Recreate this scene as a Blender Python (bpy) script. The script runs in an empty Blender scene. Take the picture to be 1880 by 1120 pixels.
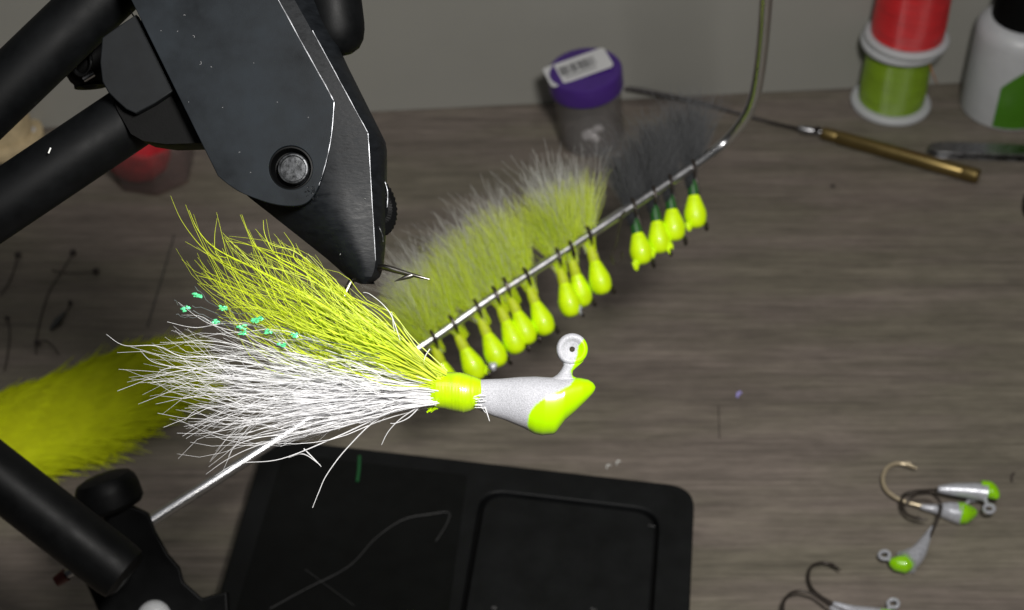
import bpy, bmesh, math, random
from mathutils import Vector, Matrix
random.seed(7)
R_ = random.uniform
S = bpy.context.scene
COL = S.collection
S.unit_settings.scale_length = 0.01          # 1 unit = 1 cm
S.render.engine = 'CYCLES'
S.cycles.use_denoising = True
S.cycles.max_bounces = 10
S.cycles.transparent_max_bounces = 12

# ------------------------------------------------------------------ camera
FPX = 3000.0                                  # focal length in photo pixels (1880 wide)
TH = math.radians(42)                         # looking down at the desk
CAM = Vector((0, 0, 33.6))
RX = Vector((1, 0, 0)); FW = Vector((0, math.cos(TH), -math.sin(TH))); UP = Vector((0, math.sin(TH), math.cos(TH)))
cd = bpy.data.cameras.new('camera'); cam = bpy.data.objects.new('camera', cd); COL.objects.link(cam)
cam.location = CAM; cam.rotation_euler = (math.pi / 2 - TH, 0, 0)
cd.sensor_width = 36; cd.lens = FPX / 1880 * 36
cd.clip_start = 0.5; cd.clip_end = 1000
cd.dof.use_dof = True; cd.dof.focus_distance = 24.7; cd.dof.aperture_fstop = (cd.lens * 1e-3) / 0.145
cd.dof.aperture_blades = 0
S.camera = cam

# ------------------------------------------------------------------ light
w = bpy.data.worlds.new('World'); S.world = w; w.use_nodes = True
bg = w.node_tree.nodes['Background']; bg.inputs[0].default_value = (0.9, 0.95, 1.0, 1); bg.inputs[1].default_value = 0.03
def area(name, loc, target, size, power, col):
    l = bpy.data.lights.new(name, 'AREA'); l.shape = 'DISK'; l.size = size; l.energy = power; l.color = col
    o = bpy.data.objects.new(name, l); COL.objects.link(o); o.location = loc
    o.rotation_euler = (Vector(target) - Vector(loc)).to_track_quat('-Z', 'Y').to_euler()
    return o
area('tying_lamp', (6, 5, 39.5), (1.5, 22, 9), 6.0, 16500, (1.0, 0.975, 0.94))
area('room_lamp', (-20, 10, 95), (0, 40, 0), 40, 6000, (0.95, 0.97, 1.0))  # broad dim fill added to lift the room, no known lamp
S.view_settings.view_transform = 'Standard'; S.view_settings.look = 'None'
S.view_settings.exposure = 0; S.view_settings.gamma = 1

# ------------------------------------------------------------------ layout helpers
def P(px, py, d): return CAM + (FW + RX * ((px - 940) / FPX) - UP * ((py - 560) / FPX)) * d
def D(px, py, z=0.0):
    v = P(px, py, 1) - CAM
    return CAM + v * ((z - CAM.z) / v.z)
def dep(p): return (p - CAM).dot(FW)
def frame(d):                                  # upright working plane facing the photographer, z towards the lens
    m = Matrix((RX, UP, -FW)).transposed().to_4x4(); m.translation = CAM + FW * d; return m
def L(px, py, d, z=0.0): return Vector(((px - 940) / FPX * d, -(py - 560) / FPX * d, z))

# ------------------------------------------------------------------ materials
def mat(name, col, rough=0.5, metal=0.0, var=0.12, vscale=3.0, bump=0.0, bscale=20.0, stretch=(1, 1, 1), coat=0.0,
        trans=0.0, island=0.0, sheen=0.0, spec=0.5, rvar=0.0, sss=0.0, alpha=1.0):
    m = bpy.data.materials.new(name); m.use_nodes = True; nt = m.node_tree; N = nt.nodes; K = nt.links
    b = N['Principled BSDF']
    b.inputs['Roughness'].default_value = rough; b.inputs['Metallic'].default_value = metal
    b.inputs['Coat Weight'].default_value = coat; b.inputs['Coat Roughness'].default_value = 0.08
    b.inputs['Transmission Weight'].default_value = trans; b.inputs['Specular IOR Level'].default_value = spec
    b.inputs['Alpha'].default_value = alpha
    if sss:
        b.inputs['Subsurface Weight'].default_value = sss; b.inputs['Subsurface Radius'].default_value = (0.12, 0.12, 0.08)
        b.inputs['Subsurface Scale'].default_value = 0.5
    tc = N.new('ShaderNodeTexCoord'); mp = N.new('ShaderNodeMapping'); mp.inputs['Scale'].default_value = stretch
    K.new(tc.outputs['Object'], mp.inputs[0])
    no = N.new('ShaderNodeTexNoise'); no.inputs['Scale'].default_value = vscale; no.inputs['Detail'].default_value = 6
    no.inputs['Roughness'].default_value = 0.62
    K.new(mp.outputs[0], no.inputs['Vector'])
    mr = N.new('ShaderNodeMapRange'); mr.inputs[1].default_value = 0.3; mr.inputs[2].default_value = 0.7
    mr.inputs[3].default_value = 1 - var; mr.inputs[4].default_value = 1 + var
    K.new(no.outputs['Fac'], mr.inputs[0]); fac = mr.outputs[0]
    if island:
        g = N.new('ShaderNodeNewGeometry'); m2 = N.new('ShaderNodeMapRange')
        m2.inputs[3].default_value = 1 - island; m2.inputs[4].default_value = 1 + island * 0.4
        K.new(g.outputs['Random Per Island'], m2.inputs[0])
        mu = N.new('ShaderNodeMath'); mu.operation = 'MULTIPLY'; K.new(fac, mu.inputs[0]); K.new(m2.outputs[0], mu.inputs[1]); fac = mu.outputs[0]
    vm = N.new('ShaderNodeVectorMath'); vm.operation = 'SCALE'; vm.inputs[0].default_value = col
    K.new(fac, vm.inputs['Scale']); K.new(vm.outputs[0], b.inputs['Base Color'])
    if rvar:
        m3 = N.new('ShaderNodeMapRange'); m3.inputs[1].default_value = 0.3; m3.inputs[2].default_value = 0.7
        m3.inputs[3].default_value = max(0.02, rough - rvar); m3.inputs[4].default_value = min(1, rough + rvar)
        K.new(no.outputs['Fac'], m3.inputs[0]); K.new(m3.outputs[0], b.inputs['Roughness'])
    if bump:
        n2 = N.new('ShaderNodeTexNoise'); n2.inputs['Scale'].default_value = bscale; n2.inputs['Detail'].default_value = 4
        K.new(mp.outputs[0], n2.inputs['Vector'])
        bp = N.new('ShaderNodeBump'); bp.inputs['Strength'].default_value = bump; bp.inputs['Distance'].default_value = 0.02
        K.new(n2.outputs['Fac'], bp.inputs['Height']); K.new(bp.outputs[0], b.inputs['Normal'])
    return m
def hairmat(name, col, tl=0.45, rough=0.35, island=0.35, tip=None):
    m = mat(name, col, rough, 0, 0.08, 2, island=island)
    nt = m.node_tree; N = nt.nodes; K = nt.links; b = N['Principled BSDF']; out = N['Material Output']
    t = N.new('ShaderNodeBsdfTranslucent'); mx = N.new('ShaderNodeMixShader'); mx.inputs[0].default_value = tl
    src = b.inputs['Base Color'].links[0].from_socket
    if tip:
        a = N.new('ShaderNodeAttribute'); a.attribute_name = 'along'
        mc = N.new('ShaderNodeMix'); mc.data_type = 'RGBA'; K.new(a.outputs['Fac'], mc.inputs[0])
        K.new(src, mc.inputs[6]); mc.inputs[7].default_value = (*tip, 1); src = mc.outputs[2]; K.new(src, b.inputs['Base Color'])
    K.new(src, t.inputs[0]); K.new(b.outputs[0], mx.inputs[1]); K.new(t.outputs[0], mx.inputs[2]); K.new(mx.outputs[0], out.inputs[0])
    return m

# ------------------------------------------------------------------ mesh helpers
class MB:
    def __init__(s): s.v = []; s.f = []; s.a = []
    def add(s, vs, fs, att=None):
        o = len(s.v); s.v += [tuple(x) for x in vs]; s.f += [tuple(i + o for i in f) for f in fs]
        s.a += list(att) if att is not None else [0.0] * len(vs)
    def tube(s, pts, rad, seg=8, cap=True, att=False, flat=None):
        pts = [Vector(p) for p in pts]; n = len(pts)
        rad = rad if isinstance(rad, (list, tuple)) else [rad] * n
        t0 = (pts[1] - pts[0]).normalized(); u = t0.orthogonal().normalized()
        if flat is not None: u = (Vector(flat) - t0 * t0.dot(Vector(flat))).normalized()
        vs = []; at = []
        for i in range(n):
            t = (pts[min(i + 1, n - 1)] - pts[max(i - 1, 0)]).normalized()
            u = (u - t * t.dot(u)); u = u.normalized() if u.length > 1e-6 else t.orthogonal().normalized()
            q = t.cross(u)
            for k in range(seg):
                a = 2 * math.pi * k / seg
                vs.append(pts[i] + (u * math.cos(a) + q * math.sin(a)) * rad[i]); at.append(i / (n - 1))
        fs = [(i * seg + k, i * seg + (k + 1) % seg, (i + 1) * seg + (k + 1) % seg, (i + 1) * seg + k) for i in range(n - 1) for k in range(seg)]
        if cap: fs += [tuple(range(seg - 1, -1, -1)), tuple(range((n - 1) * seg, n * seg))]
        s.add(vs, fs, at)
    def lathe(s, prof, p0=(0, 0, 0), axis=(0, 0, 1), seg=40, sx=1.0, jitter=None):
        ax = Vector(axis).normalized(); p0 = Vector(p0); q = ax.to_track_quat('Z', 'Y')
        vs = []
        for (r, z) in prof:
            for k in range(seg):
                a = 2 * math.pi * k / seg
                rr = r * (jitter(k, z) if jitter else 1)
                vs.append(p0 + q @ Vector((rr * math.cos(a) * sx, rr * math.sin(a), z)))
        n = len(prof)
        fs = [(i * seg + k, i * seg + (k + 1) % seg, (i + 1) * seg + (k + 1) % seg, (i + 1) * seg + k) for i in range(n - 1) for k in range(seg)]
        fs += [tuple(range(seg - 1, -1, -1)), tuple(range((n - 1) * seg, n * seg))]
        s.add(vs, fs)
    def loft(s, rings, cap=True, att=None):
        seg = len(rings[0]); n = len(rings); vs = [v for r in rings for v in r]
        fs = [(i * seg + k, i * seg + (k + 1) % seg, (i + 1) * seg + (k + 1) % seg, (i + 1) * seg + k) for i in range(n - 1) for k in range(seg)]
        if cap: fs += [tuple(range(seg - 1, -1, -1)), tuple(range((n - 1) * seg, n * seg))]
        s.add(vs, fs, att)
    def box(s, c, dx, dy, dz, rot=None):
        c = Vector(c); m = rot or Matrix.Identity(3)
        vs = [c + m @ Vector((sx * dx / 2, sy * dy / 2, sz * dz / 2)) for sx in (-1, 1) for sy in (-1, 1) for sz in (-1, 1)]
        s.add(vs, [(0, 1, 3, 2), (4, 6, 7, 5), (0, 4, 5, 1), (2, 3, 7, 6), (0, 2, 6, 4), (1, 5, 7, 3)])
    def ball(s, c, rx, ry, rz, seg=14, rings=8, noise=0.0, rot=None):
        m = rot or Matrix.Identity(3); rs = []
        for i in range(rings + 1):
            ph = math.pi * min(max(i / rings, 0.01), 0.99)
            rs.append([Vector(c) + m @ (Vector((rx * math.sin(ph) * math.cos(2 * math.pi * k / seg), ry * math.sin(ph) * math.sin(2 * math.pi * k / seg), rz * math.cos(ph))) * (1 + R_(-noise, noise))) for k in range(seg)])
        s.loft(rs)
    def build(s, name, m, parent=None, inv=None, smooth=35, att=False, bevel=0):
        me = bpy.data.meshes.new(name)
        v = [inv @ Vector(x) for x in s.v] if inv else s.v
        me.from_pydata(v, [], s.f); me.update()
        bm = bmesh.new(); bm.from_mesh(me); bmesh.ops.recalc_face_normals(bm, faces=bm.faces); bm.to_mesh(me); bm.free()
        if att:
            a = me.attributes.new('along', 'FLOAT', 'POINT'); a.data.foreach_set('value', s.a)
        me.materials.append(m)
        o = bpy.data.objects.new(name, me); COL.objects.link(o)
        if parent: o.parent = parent
        if smooth: 
            me.polygons.foreach_set('use_smooth', [True] * len(me.polygons)); me.set_sharp_from_angle(angle=math.radians(smooth))
        if bevel:
            md = o.modifiers.new('bevel', 'BEVEL'); md.width = bevel; md.segments = 3; md.limit_method = 'ANGLE'
        return o
def plate(name, outline, thick, m, parent=None, mtx=None, holes=(), bevel=0.02, inv=None, smooth=40):
    """flat shape with real thickness and rounded edges; outline in the plane, thickness along +z from z0=0 down to -thick"""
    cu = bpy.data.curves.new(name, 'CURVE'); cu.dimensions = '2D'; cu.fill_mode = 'BOTH'
    for poly in [outline] + list(holes):
        sp = cu.splines.new('POLY'); sp.points.add(len(poly) - 1); sp.use_cyclic_u = True
        for p, q in zip(sp.points, poly): p.co = (q[0], q[1], 0, 1)
    cu.extrude = max(thick / 2 - bevel, 0.001); cu.bevel_depth = bevel; cu.bevel_resolution = 2; cu.offset = -bevel
    to = bpy.data.objects.new('t', cu); COL.objects.link(to)
    bpy.context.view_layer.update()
    me = bpy.data.meshes.new_from_object(to.evaluated_get(bpy.context.evaluated_depsgraph_get()))
    bpy.data.objects.remove(to); me.name = name
    T = Matrix.Translation((0, 0, -thick / 2))
    if mtx: T = mtx @ T
    me.transform(T)
    if inv: me.transform(inv)
    me.materials.clear(); me.materials.append(m)
    me.polygons.foreach_set('use_smooth', [True] * len(me.polygons)); me.set_sharp_from_angle(angle=math.radians(smooth))
    o = bpy.data.objects.new(name, me); COL.objects.link(o)
    if parent: o.parent = parent
    return o
def empty(name, mtx, label, cat, group=None):
    o = bpy.data.objects.new(name, None); COL.objects.link(o); o.matrix_world = mtx
    o.empty_display_size = 0.3
    o['label'] = label; o['category'] = cat
    if group: o['group'] = group
    return o
def tag(o, label=None, cat=None, group=None, kind=None):
    if label: o['label'] = label
    if cat: o['category'] = cat
    if group: o['group'] = group
    if kind: o['kind'] = kind
    return o
def copy_tree(o, parent=None):
    c = o.copy(); COL.objects.link(c); c.parent = parent
    for ch in list(o.children): copy_tree(ch, c)
    return c
def smoothpts(pts, n=8):                       # Catmull-Rom through points
    pts = [Vector(p) for p in pts]; q = [pts[0]] + pts + [pts[-1]]; out = []
    for i in range(1, len(q) - 2):
        for k in range(n):
            t = k / n; a, b, c, d = q[i - 1], q[i], q[i + 1], q[i + 2]
            out.append(0.5 * ((2 * b) + (c - a) * t + (2 * a - 5 * b + 4 * c - d) * t * t + (3 * b - a - 3 * c + d) * t ** 3))
    out.append(pts[-1]); return out
def circle(cx, cy, r, n=40): return [(cx + r * math.cos(2 * math.pi * k / n), cy + r * math.sin(2 * math.pi * k / n)) for k in range(n)]
def interp(tab, x):
    if x <= tab[0][0]: return tab[0][1]
    for (a, b), (c, d) in zip(tab, tab[1:]):
        if x <= c: return b + (d - b) * (x - a) / (c - a)
    return tab[-1][1]
I4 = Matrix.Identity(4)

# ------------------------------------------------------------------ material set
M = {}
M['black_metal'] = mat('black_metal', (0.005, 0.006, 0.007), 0.46, 0.0, 0.35, 2.2, 0.06, 60, spec=0.25, rvar=0.10)
M['arm_black'] = mat('arm_black', (0.0022, 0.0025, 0.0028), 0.55, 0.0, 0.4, 2.2, 0.06, 40, spec=0.11, rvar=0.08)
M['brushed_black'] = mat('brushed_black', (0.0062, 0.0072, 0.0086), 0.42, 0.0, 0.35, 3, 0.10, 8, stretch=(1.5, 4, 1), spec=0.13, rvar=0.10)
M['black_satin'] = mat('black_satin', (0.0028, 0.003, 0.0032), 0.50, 0.0, 0.3, 2.0, 0.06, 40, spec=0.12, rvar=0.08)
M['black_deep'] = mat('black_deep', (0.002, 0.002, 0.002), 0.6, 0.0, 0.3, 3, 0.1, 30, spec=0.10)
M['anodised'] = mat('anodised', (0.0090, 0.0115, 0.0142), 0.52, 0.0, 0.5, 1.1, 0.06, 50, spec=0.12, rvar=0.12)
M['collar_grey'] = mat('collar_grey', (0.0055, 0.0065, 0.0075), 0.6, 0, 0.25, 3, 0.04, 60, spec=0.18)
M['bare_steel'] = mat('bare_steel', (0.75, 0.77, 0.80), 0.28, 1.0, 0.25, 6, 0.3, 40, rvar=0.12)
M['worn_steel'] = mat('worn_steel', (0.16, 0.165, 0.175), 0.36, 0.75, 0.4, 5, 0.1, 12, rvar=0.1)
M['screw_steel'] = mat('screw_steel', (0.045, 0.047, 0.050), 0.42, 0.7, 0.6, 9, 0.5, 7, rvar=0.15)
M['rod_steel'] = mat('rod_steel', (0.62, 0.62, 0.63), 0.30, 1.0, 0.05, 3, 0.0, 40, rvar=0.04)
M['hook_steel'] = mat('hook_steel', (0.22, 0.205, 0.185), 0.30, 1.0, 0.3, 8)
M['hook_dark'] = mat('hook_dark', (0.045, 0.036, 0.03), 0.35, 0.5, 0.3, 8)
M['hook_gold'] = mat('hook_gold', (0.60, 0.50, 0.34), 0.30, 0.55, 0.15, 6)
M['yellow_hair'] = hairmat('yellow_hair', (0.82, 0.93, 0.04), tl=0.5, island=0.25)
M['white_hair'] = hairmat('white_hair', (0.97, 0.97, 0.98), tl=0.5, island=0.10)
M['stray_hair'] = hairmat('stray_hair', (0.9, 0.9, 0.9))
M['collar_thread'] = mat('collar_thread', (0.42, 0.66, 0.0), 0.35, 0, 0.14, 2.5, 0.10, 9, stretch=(3, 1, 1), coat=1.0)
M['loose_green'] = mat('loose_green', (0.24, 0.56, 0.0), 0.25, 0, 0.1, 3, coat=0.8)
M['chartreuse'] = mat('chartreuse', (0.42, 0.68, 0.0), 0.25, 0, 0.08, 3, coat=0.8)
M['glitter'] = mat('glitter', (0.16, 0.95, 0.42), 0.3, 0.2, 0.3, 20, island=0.4)
M['flash'] = mat('flash', (0.30, 0.34, 0.34), 0.2, 0.7, 0.3, 10)
M['rack_head'] = mat('rack_head', (0.68, 0.98, 0.0), 0.45, 0, 0.16, 3, 0.15, 12, coat=0.2)
M['rack_thread'] = mat('rack_thread', (0.50, 0.60, 0.01), 0.6, 0, 0.15, 4, 0.4, 30)
M['green_thread_wrap'] = mat('green_thread_wrap', (0.012, 0.09, 0.012), 0.5, 0, 0.2, 4, 0.4, 30)
M['marabou_yellow'] = hairmat('marabou_yellow', (0.82, 0.96, 0.01), 0.55, 0.6, 0.2, tip=(0.88, 0.95, 0.20))
M['marabou_pale'] = hairmat('marabou_pale', (0.85, 0.85, 0.82), 0.5, 0.6, 0.4)
M['marabou_black'] = hairmat('marabou_black', (0.045, 0.048, 0.052), 0.5, 0.6, 0.4, tip=(0.20, 0.205, 0.21))
M['bucktail_dyed'] = hairmat('bucktail_dyed', (0.80, 0.86, 0.002), 0.45, 0.8, 0.1)
M['silver_body'] = mat('silver_body', (0.46, 0.47, 0.51), 0.30, 0.3, 0.3, 10, 0.2, 40)
M['white_plastic'] = mat('white_plastic', (0.46, 0.47, 0.48), 0.4, 0, 0.05, 2, sss=0.1)
M['green_plastic'] = mat('green_plastic', (0.05, 0.17, 0.006), 0.45, 0, 0.1, 2)
M['purple'] = mat('purple', (0.06, 0.022, 0.19), 0.35, 0, 0.1, 2)
M['label_white'] = mat('label_white', (0.62, 0.62, 0.62), 0.55, 0, 0.05, 2)
M['ink'] = mat('ink', (0.06, 0.06, 0.065), 0.6, 0, 0.1, 4)
M['brass'] = mat('brass', (0.22, 0.16, 0.06), 0.36, 0.9, 0.08, 1.5, 0.0, 20, rvar=0.04)
M['tool_steel'] = mat('tool_steel', (0.30, 0.30, 0.31), 0.30, 1.0, 0.25, 3, rvar=0.1)
M['dark_wire'] = mat('dark_wire', (0.04, 0.035, 0.035), 0.4, 0.6, 0.2, 3)
M['box_black'] = mat('box_black', (0.0055, 0.006, 0.0064), 0.50, 0, 0.25, 1.2, 0.05, 60, spec=0.2, rvar=0.08)
M['box_gloss'] = mat('box_gloss', (0.0038, 0.0042, 0.0042), 0.40, 0, 0.2, 2, spec=0.15, rvar=0.05)
M['groove'] = mat('groove', (0.003, 0.003, 0.003), 0.8, 0, 0.1, 3, spec=0.1)
M['red_fluff'] = mat('red_fluff', (0.38, 0.004, 0.012), 0.8, 0, 0.3, 5, 0.5, 12)
M['cream'] = mat('cream', (0.50, 0.40, 0.24), 0.6, 0, 0.25, 3, 0.4, 10)
M['pearl_clip'] = mat('pearl_clip', (0.6, 0.6, 0.62), 0.25, 0.3, 0.2, 5)
M['fleck'] = mat('fleck', (0.22, 0.22, 0.22), 0.7)
M['dust'] = mat('dust', (0.75, 0.75, 0.72), 0.7, 0, 0.1, 5)
M['dark_fibre'] = mat('dark_fibre', (0.045, 0.034, 0.03), 0.7, 0, 0.2, 5)
M['grey_fibre'] = mat('grey_fibre', (0.045, 0.045, 0.045), 0.6, 0, 0.2, 5)
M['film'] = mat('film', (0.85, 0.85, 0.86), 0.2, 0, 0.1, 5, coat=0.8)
M['lilac'] = mat('lilac', (0.45, 0.4, 0.9), 0.4, 0, 0.2, 5)
M['red_tip'] = mat('red_tip', (0.10, 0.008, 0.006), 0.5, 0, 0.2, 5)
M['orange_thread'] = mat('orange_thread', (0.38, 0.13, 0.03), 0.6, 0, 0.1, 5)
def clearmat(name, col, gloss=0.12, haze=0.10):
    """thin clear plastic wall: see-through, slightly hazy, glossy at grazing angles"""
    m = bpy.data.materials.new(name); m.use_nodes = True; nt = m.node_tree; N = nt.nodes; K = nt.links
    N.remove(N['Principled BSDF']); out = N['Material Output']
    t = N.new('ShaderNodeBsdfTransparent'); l0 = N.new('ShaderNodeLayerWeight'); l0.inputs[0].default_value = 0.5
    p0 = N.new('ShaderNodeMath'); p0.operation = 'POWER'; p0.inputs[1].default_value = 2.5; K.new(l0.outputs['Facing'], p0.inputs[0])
    mc = N.new('ShaderNodeMix'); mc.data_type = 'RGBA'; mc.inputs[6].default_value = (*col, 1); mc.inputs[7].default_value = (*[c * .6 for c in col], 1)
    K.new(p0.outputs[0], mc.inputs[0]); K.new(mc.outputs[2], t.inputs[0])
    d = N.new('ShaderNodeBsdfDiffuse'); d.inputs[0].default_value = (0.45, 0.43, 0.42, 1)
    g = N.new('ShaderNodeBsdfGlossy'); g.inputs['Roughness'].default_value = gloss
    lw = N.new('ShaderNodeLayerWeight'); lw.inputs[0].default_value = 0.5; pw = N.new('ShaderNodeMath'); pw.operation = 'POWER'; pw.inputs[1].default_value = 4.0; K.new(lw.outputs['Facing'], pw.inputs[0])
    fr = N.new('ShaderNodeMath'); fr.operation = 'MULTIPLY_ADD'; fr.inputs[1].default_value = 0.5; fr.inputs[2].default_value = 0.04; K.new(pw.outputs[0], fr.inputs[0])
    m1 = N.new('ShaderNodeMixShader'); m1.inputs[0].default_value = haze; K.new(t.outputs[0], m1.inputs[1]); K.new(d.outputs[0], m1.inputs[2])
    m2 = N.new('ShaderNodeMixShader'); K.new(fr.outputs[0], m2.inputs[0]); K.new(m1.outputs[0], m2.inputs[1]); K.new(g.outputs[0], m2.inputs[2])
    K.new(m2.outputs[0], out.inputs[0]); return m
M['clear'] = clearmat('clear', (0.93, 0.92, 0.92), 0.16, 0.14)
M['thick_glass'] = mat('thick_glass', (0.95, 0.95, 0.95), 0.12, 0, 0.02, 2, trans=0.9, coat=0.5)
M['clear_cup'] = clearmat('clear_cup', (0.95, 0.88, 0.88), 0.2, 0.08)
def threadmat(name, col):
    m = mat(name, col, 0.28, 0, 0.35, 2.2, 0, 10, stretch=(0.4, 0.4, 9))
    nt = m.node_tree; N = nt.nodes; K = nt.links
    wv = N.new('ShaderNodeTexWave'); wv.bands_direction = 'Z'; wv.inputs['Scale'].default_value = 16; wv.inputs['Distortion'].default_value = 2.0
    tc = N.new('ShaderNodeTexCoord'); K.new(tc.outputs['Object'], wv.inputs['Vector'])
    bp = N.new('ShaderNodeBump'); bp.inputs['Strength'].default_value = 0.6; bp.inputs['Distance'].default_value = 0.02
    K.new(wv.outputs['Fac'], bp.inputs['Height']); K.new(bp.outputs[0], N['Principled BSDF'].inputs['Normal'])
    return m
M['thread_green'] = threadmat('thread_green', (0.24, 0.40, 0.015))
M['thread_red'] = threadmat('thread_red', (0.72, 0.025, 0.03))

def woodmat():
    m = bpy.data.materials.new('desk_laminate'); m.use_nodes = True; nt = m.node_tree; N = nt.nodes; K = nt.links
    b = N['Principled BSDF']; tc = N.new('ShaderNodeTexCoord')
    def noise(scale, st, detail=6, rough=0.6, dist=0.0):
        mp = N.new('ShaderNodeMapping'); mp.inputs['Scale'].default_value = st; K.new(tc.outputs['Object'], mp.inputs[0])
        n = N.new('ShaderNodeTexNoise'); n.inputs['Scale'].default_value = scale; n.inputs['Detail'].default_value = detail
        n.inputs['Roughness'].default_value = rough; n.inputs['Distortion'].default_value = dist
        K.new(mp.outputs[0], n.inputs['Vector']); return n.outputs['Fac']
    def rng(f, a, b_, c, d):
        r = N.new('ShaderNodeMapRange'); r.inputs[1].default_value = a; r.inputs[2].default_value = b_; r.inputs[3].default_value = c; r.inputs[4].default_value = d
        K.new(f, r.inputs[0]); return r.outputs[0]
    def mul(x, y):
        r = N.new('ShaderNodeMath'); r.operation = 'MULTIPLY'; K.new(x, r.inputs[0]); K.new(y, r.inputs[1]); return r.outputs[0]
    g1 = rng(noise(1.0, (0.09, 1.5, 1), 7, 0.66, 0.25), 0.32, 0.68, 0.76, 1.22)     # broad streaks
    g2 = rng(noise(1.0, (0.30, 11.0, 1), 6, 0.7), 0.3, 0.7, 0.66, 1.32)              # fine streaks
    g3 = mul(rng(noise(1.0, (0.55, 1.3, 1), 5, 0.6, 0.6), 0.3, 0.7, 0.86, 1.13), rng(noise(1.0, (1.6, 5.0, 1), 4, 0.7), 0.3, 0.7, 0.88, 1.12))         # blotches
    f = mul(mul(g1, g2), g3)
    hue = noise(1.0, (0.10, 0.45, 1), 3)
    mc = N.new('ShaderNodeMix'); mc.data_type = 'RGBA'; K.new(rng(hue, 0.4, 0.6, 0, 1), mc.inputs[0])
    mc.inputs[6].default_value = (0.158, 0.140, 0.108, 1); mc.inputs[7].default_value = (0.164, 0.137, 0.117, 1)
    vm = N.new('ShaderNodeVectorMath'); vm.operation = 'SCALE'; K.new(mc.outputs[2], vm.inputs[0]); K.new(f, vm.inputs['Scale'])
    K.new(vm.outputs[0], b.inputs['Base Color']); b.inputs['Roughness'].default_value = 0.52; b.inputs['Specular IOR Level'].default_value = 0.35
    bp = N.new('ShaderNodeBump'); bp.inputs['Strength'].default_value = 0.25; bp.inputs['Distance'].default_value = 0.02
    K.new(f, bp.inputs['Height']); K.new(bp.outputs[0], b.inputs['Normal'])
    return m
M['desk'] = woodmat()
M['wall'] = mat('wall_paint', (0.275, 0.27, 0.243), 0.75, 0, 0.04, 0.15, 0.05, 8)

# ------------------------------------------------------------------ setting: desk and wall
a = D(700, 206); b = D(1640, 160)
wd = (b - a).normalized(); wn = Vector((wd.y, -wd.x, 0))      # towards the room
w0 = a - wd * 120; w1 = b + wd * 120
mb = MB()
back = 1.5
p = [w0 - wn * back, w1 - wn * back, w1 - wn * back + wn * 110, w0 - wn * back + wn * 110]
mb.add(p + [q - Vector((0, 0, 2.5)) for q in p], [(0, 1, 2, 3), (7, 6, 5, 4), (0, 4, 5, 1), (1, 5, 6, 2), (2, 6, 7, 3), (3, 7, 4, 0)])
tag(mb.build('desk', M['desk'], smooth=0), kind='structure')
mb = MB()
p = [w0, w1, w1 - wn * 8, w0 - wn * 8]; lo = Vector((0, 0, 0.04)); hi = Vector((0, 0, 150))
mb.add([q + lo for q in p] + [q + hi for q in p], [(3, 2, 1, 0), (4, 5, 6, 7), (0, 1, 5, 4), (1, 2, 6, 5), (2, 3, 7, 6), (3, 0, 4, 7)])
tag(mb.build('wall', M['wall'], smooth=0), kind='structure')

# ------------------------------------------------------------------ the vise
VD = 25.2
vise = empty('fly_tying_vise', frame(VD), 'black metal tying vise with tapered jaws gripping the hook of the big jig', 'vise')
def v(px, py, z=0.0): return L(px, py, VD, z)
def vp(px, py): q = L(px, py, VD); return (q.x, q.y)
PX = VD / FPX
# tapering jaw body: rows of (y, left x, left-front z, mid x, ridge x, right x)
rows = []
def xl(y): return interp([(-80, 215), (0, 255), (325, 412), (335, 416), (400, 500), (440, 551), (480, 602), (500, 624), (512, 638), (518, 650), (521, 658)], y)
def xr1(y): return interp([(-80, 495), (0, 541), (50, 569), (245, 675), (480, 690), (505, 684), (521, 670)], y)
def xr2(y): return interp([(-80, 545), (0, 580), (102, 627), (250, 701), (435, 703), (492, 700), (508, 694), (516, 685), (521, 674)], y)
ys = [-80, -30, 0, 50, 102, 150, 200, 245, 262, 300, 330, 360, 390, 420, 450, 475, 490, 500, 508, 515, 521]
rings = []
for y in ys:
    l, m1, r = xl(y), xr1(y), xr2(y)
    fr = interp([(-80, 0.02), (245, 0.02), (510, -0.05), (521, -0.14)], y)          # front height at the ridge
    bk = interp([(-80, -1.5), (300, -1.4), (450, -0.95), (512, -0.65), (521, -0.5)], y)
    hb = interp([(-80, 0.0), (330, 0.10), (400, 0.16), (480, 0.10), (521, 0.0)], y)
    pts = []
    zl = (fr + bk) / 2
    for k in range(11):                                                # left silhouette to ridge, bulging
        t = k / 10; x = l + (m1 - l) * t
        z = zl + (fr - zl) * math.sin(min(t * 1.35, 1) * math.pi / 2) + hb * math.sin(math.pi * t) * 0.6
        pts.append(v(x, y, z))
    pts.append(v(m1 + (r - m1) * 0.5, y, fr - 0.16)); pts.append(v(r, y, fr - 0.42 if y < 480 else (fr + bk) / 2))
    pts.append(v(r - 3, y, bk + 0.05)); pts.append(v((m1 + l) / 2 + 20, y, bk)); pts.append(v(l + (m1 - l) * .15, y, bk + 0.15))
    rings.append(pts)
mb = MB(); mb.loft(rings); mb.build('jaws', M['brushed_black'], vise, smooth=28)
# side plate with a screw hole
out = smoothpts([(q[0], q[1], 0) for q in [(404, 325), (425, 342), (450, 357), (500, 375), (540, 380), (566, 374), (585, 350), (600, 305), (610, 250), (616, 190)]], 5)
poly = [vp(*q) for q in [(200, -90), (462, -90), (512, 0)]] + [vp(q.x, q.y) for q in reversed(out)]
def fix(poly): return poly
pl = plate('side_plate', poly, 0.34, M['anodised'], vise, Matrix.Translation((0, 0, 0.20)), holes=[circle(*vp(537, 310), 40 * PX, 44)], bevel=0.012)
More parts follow.
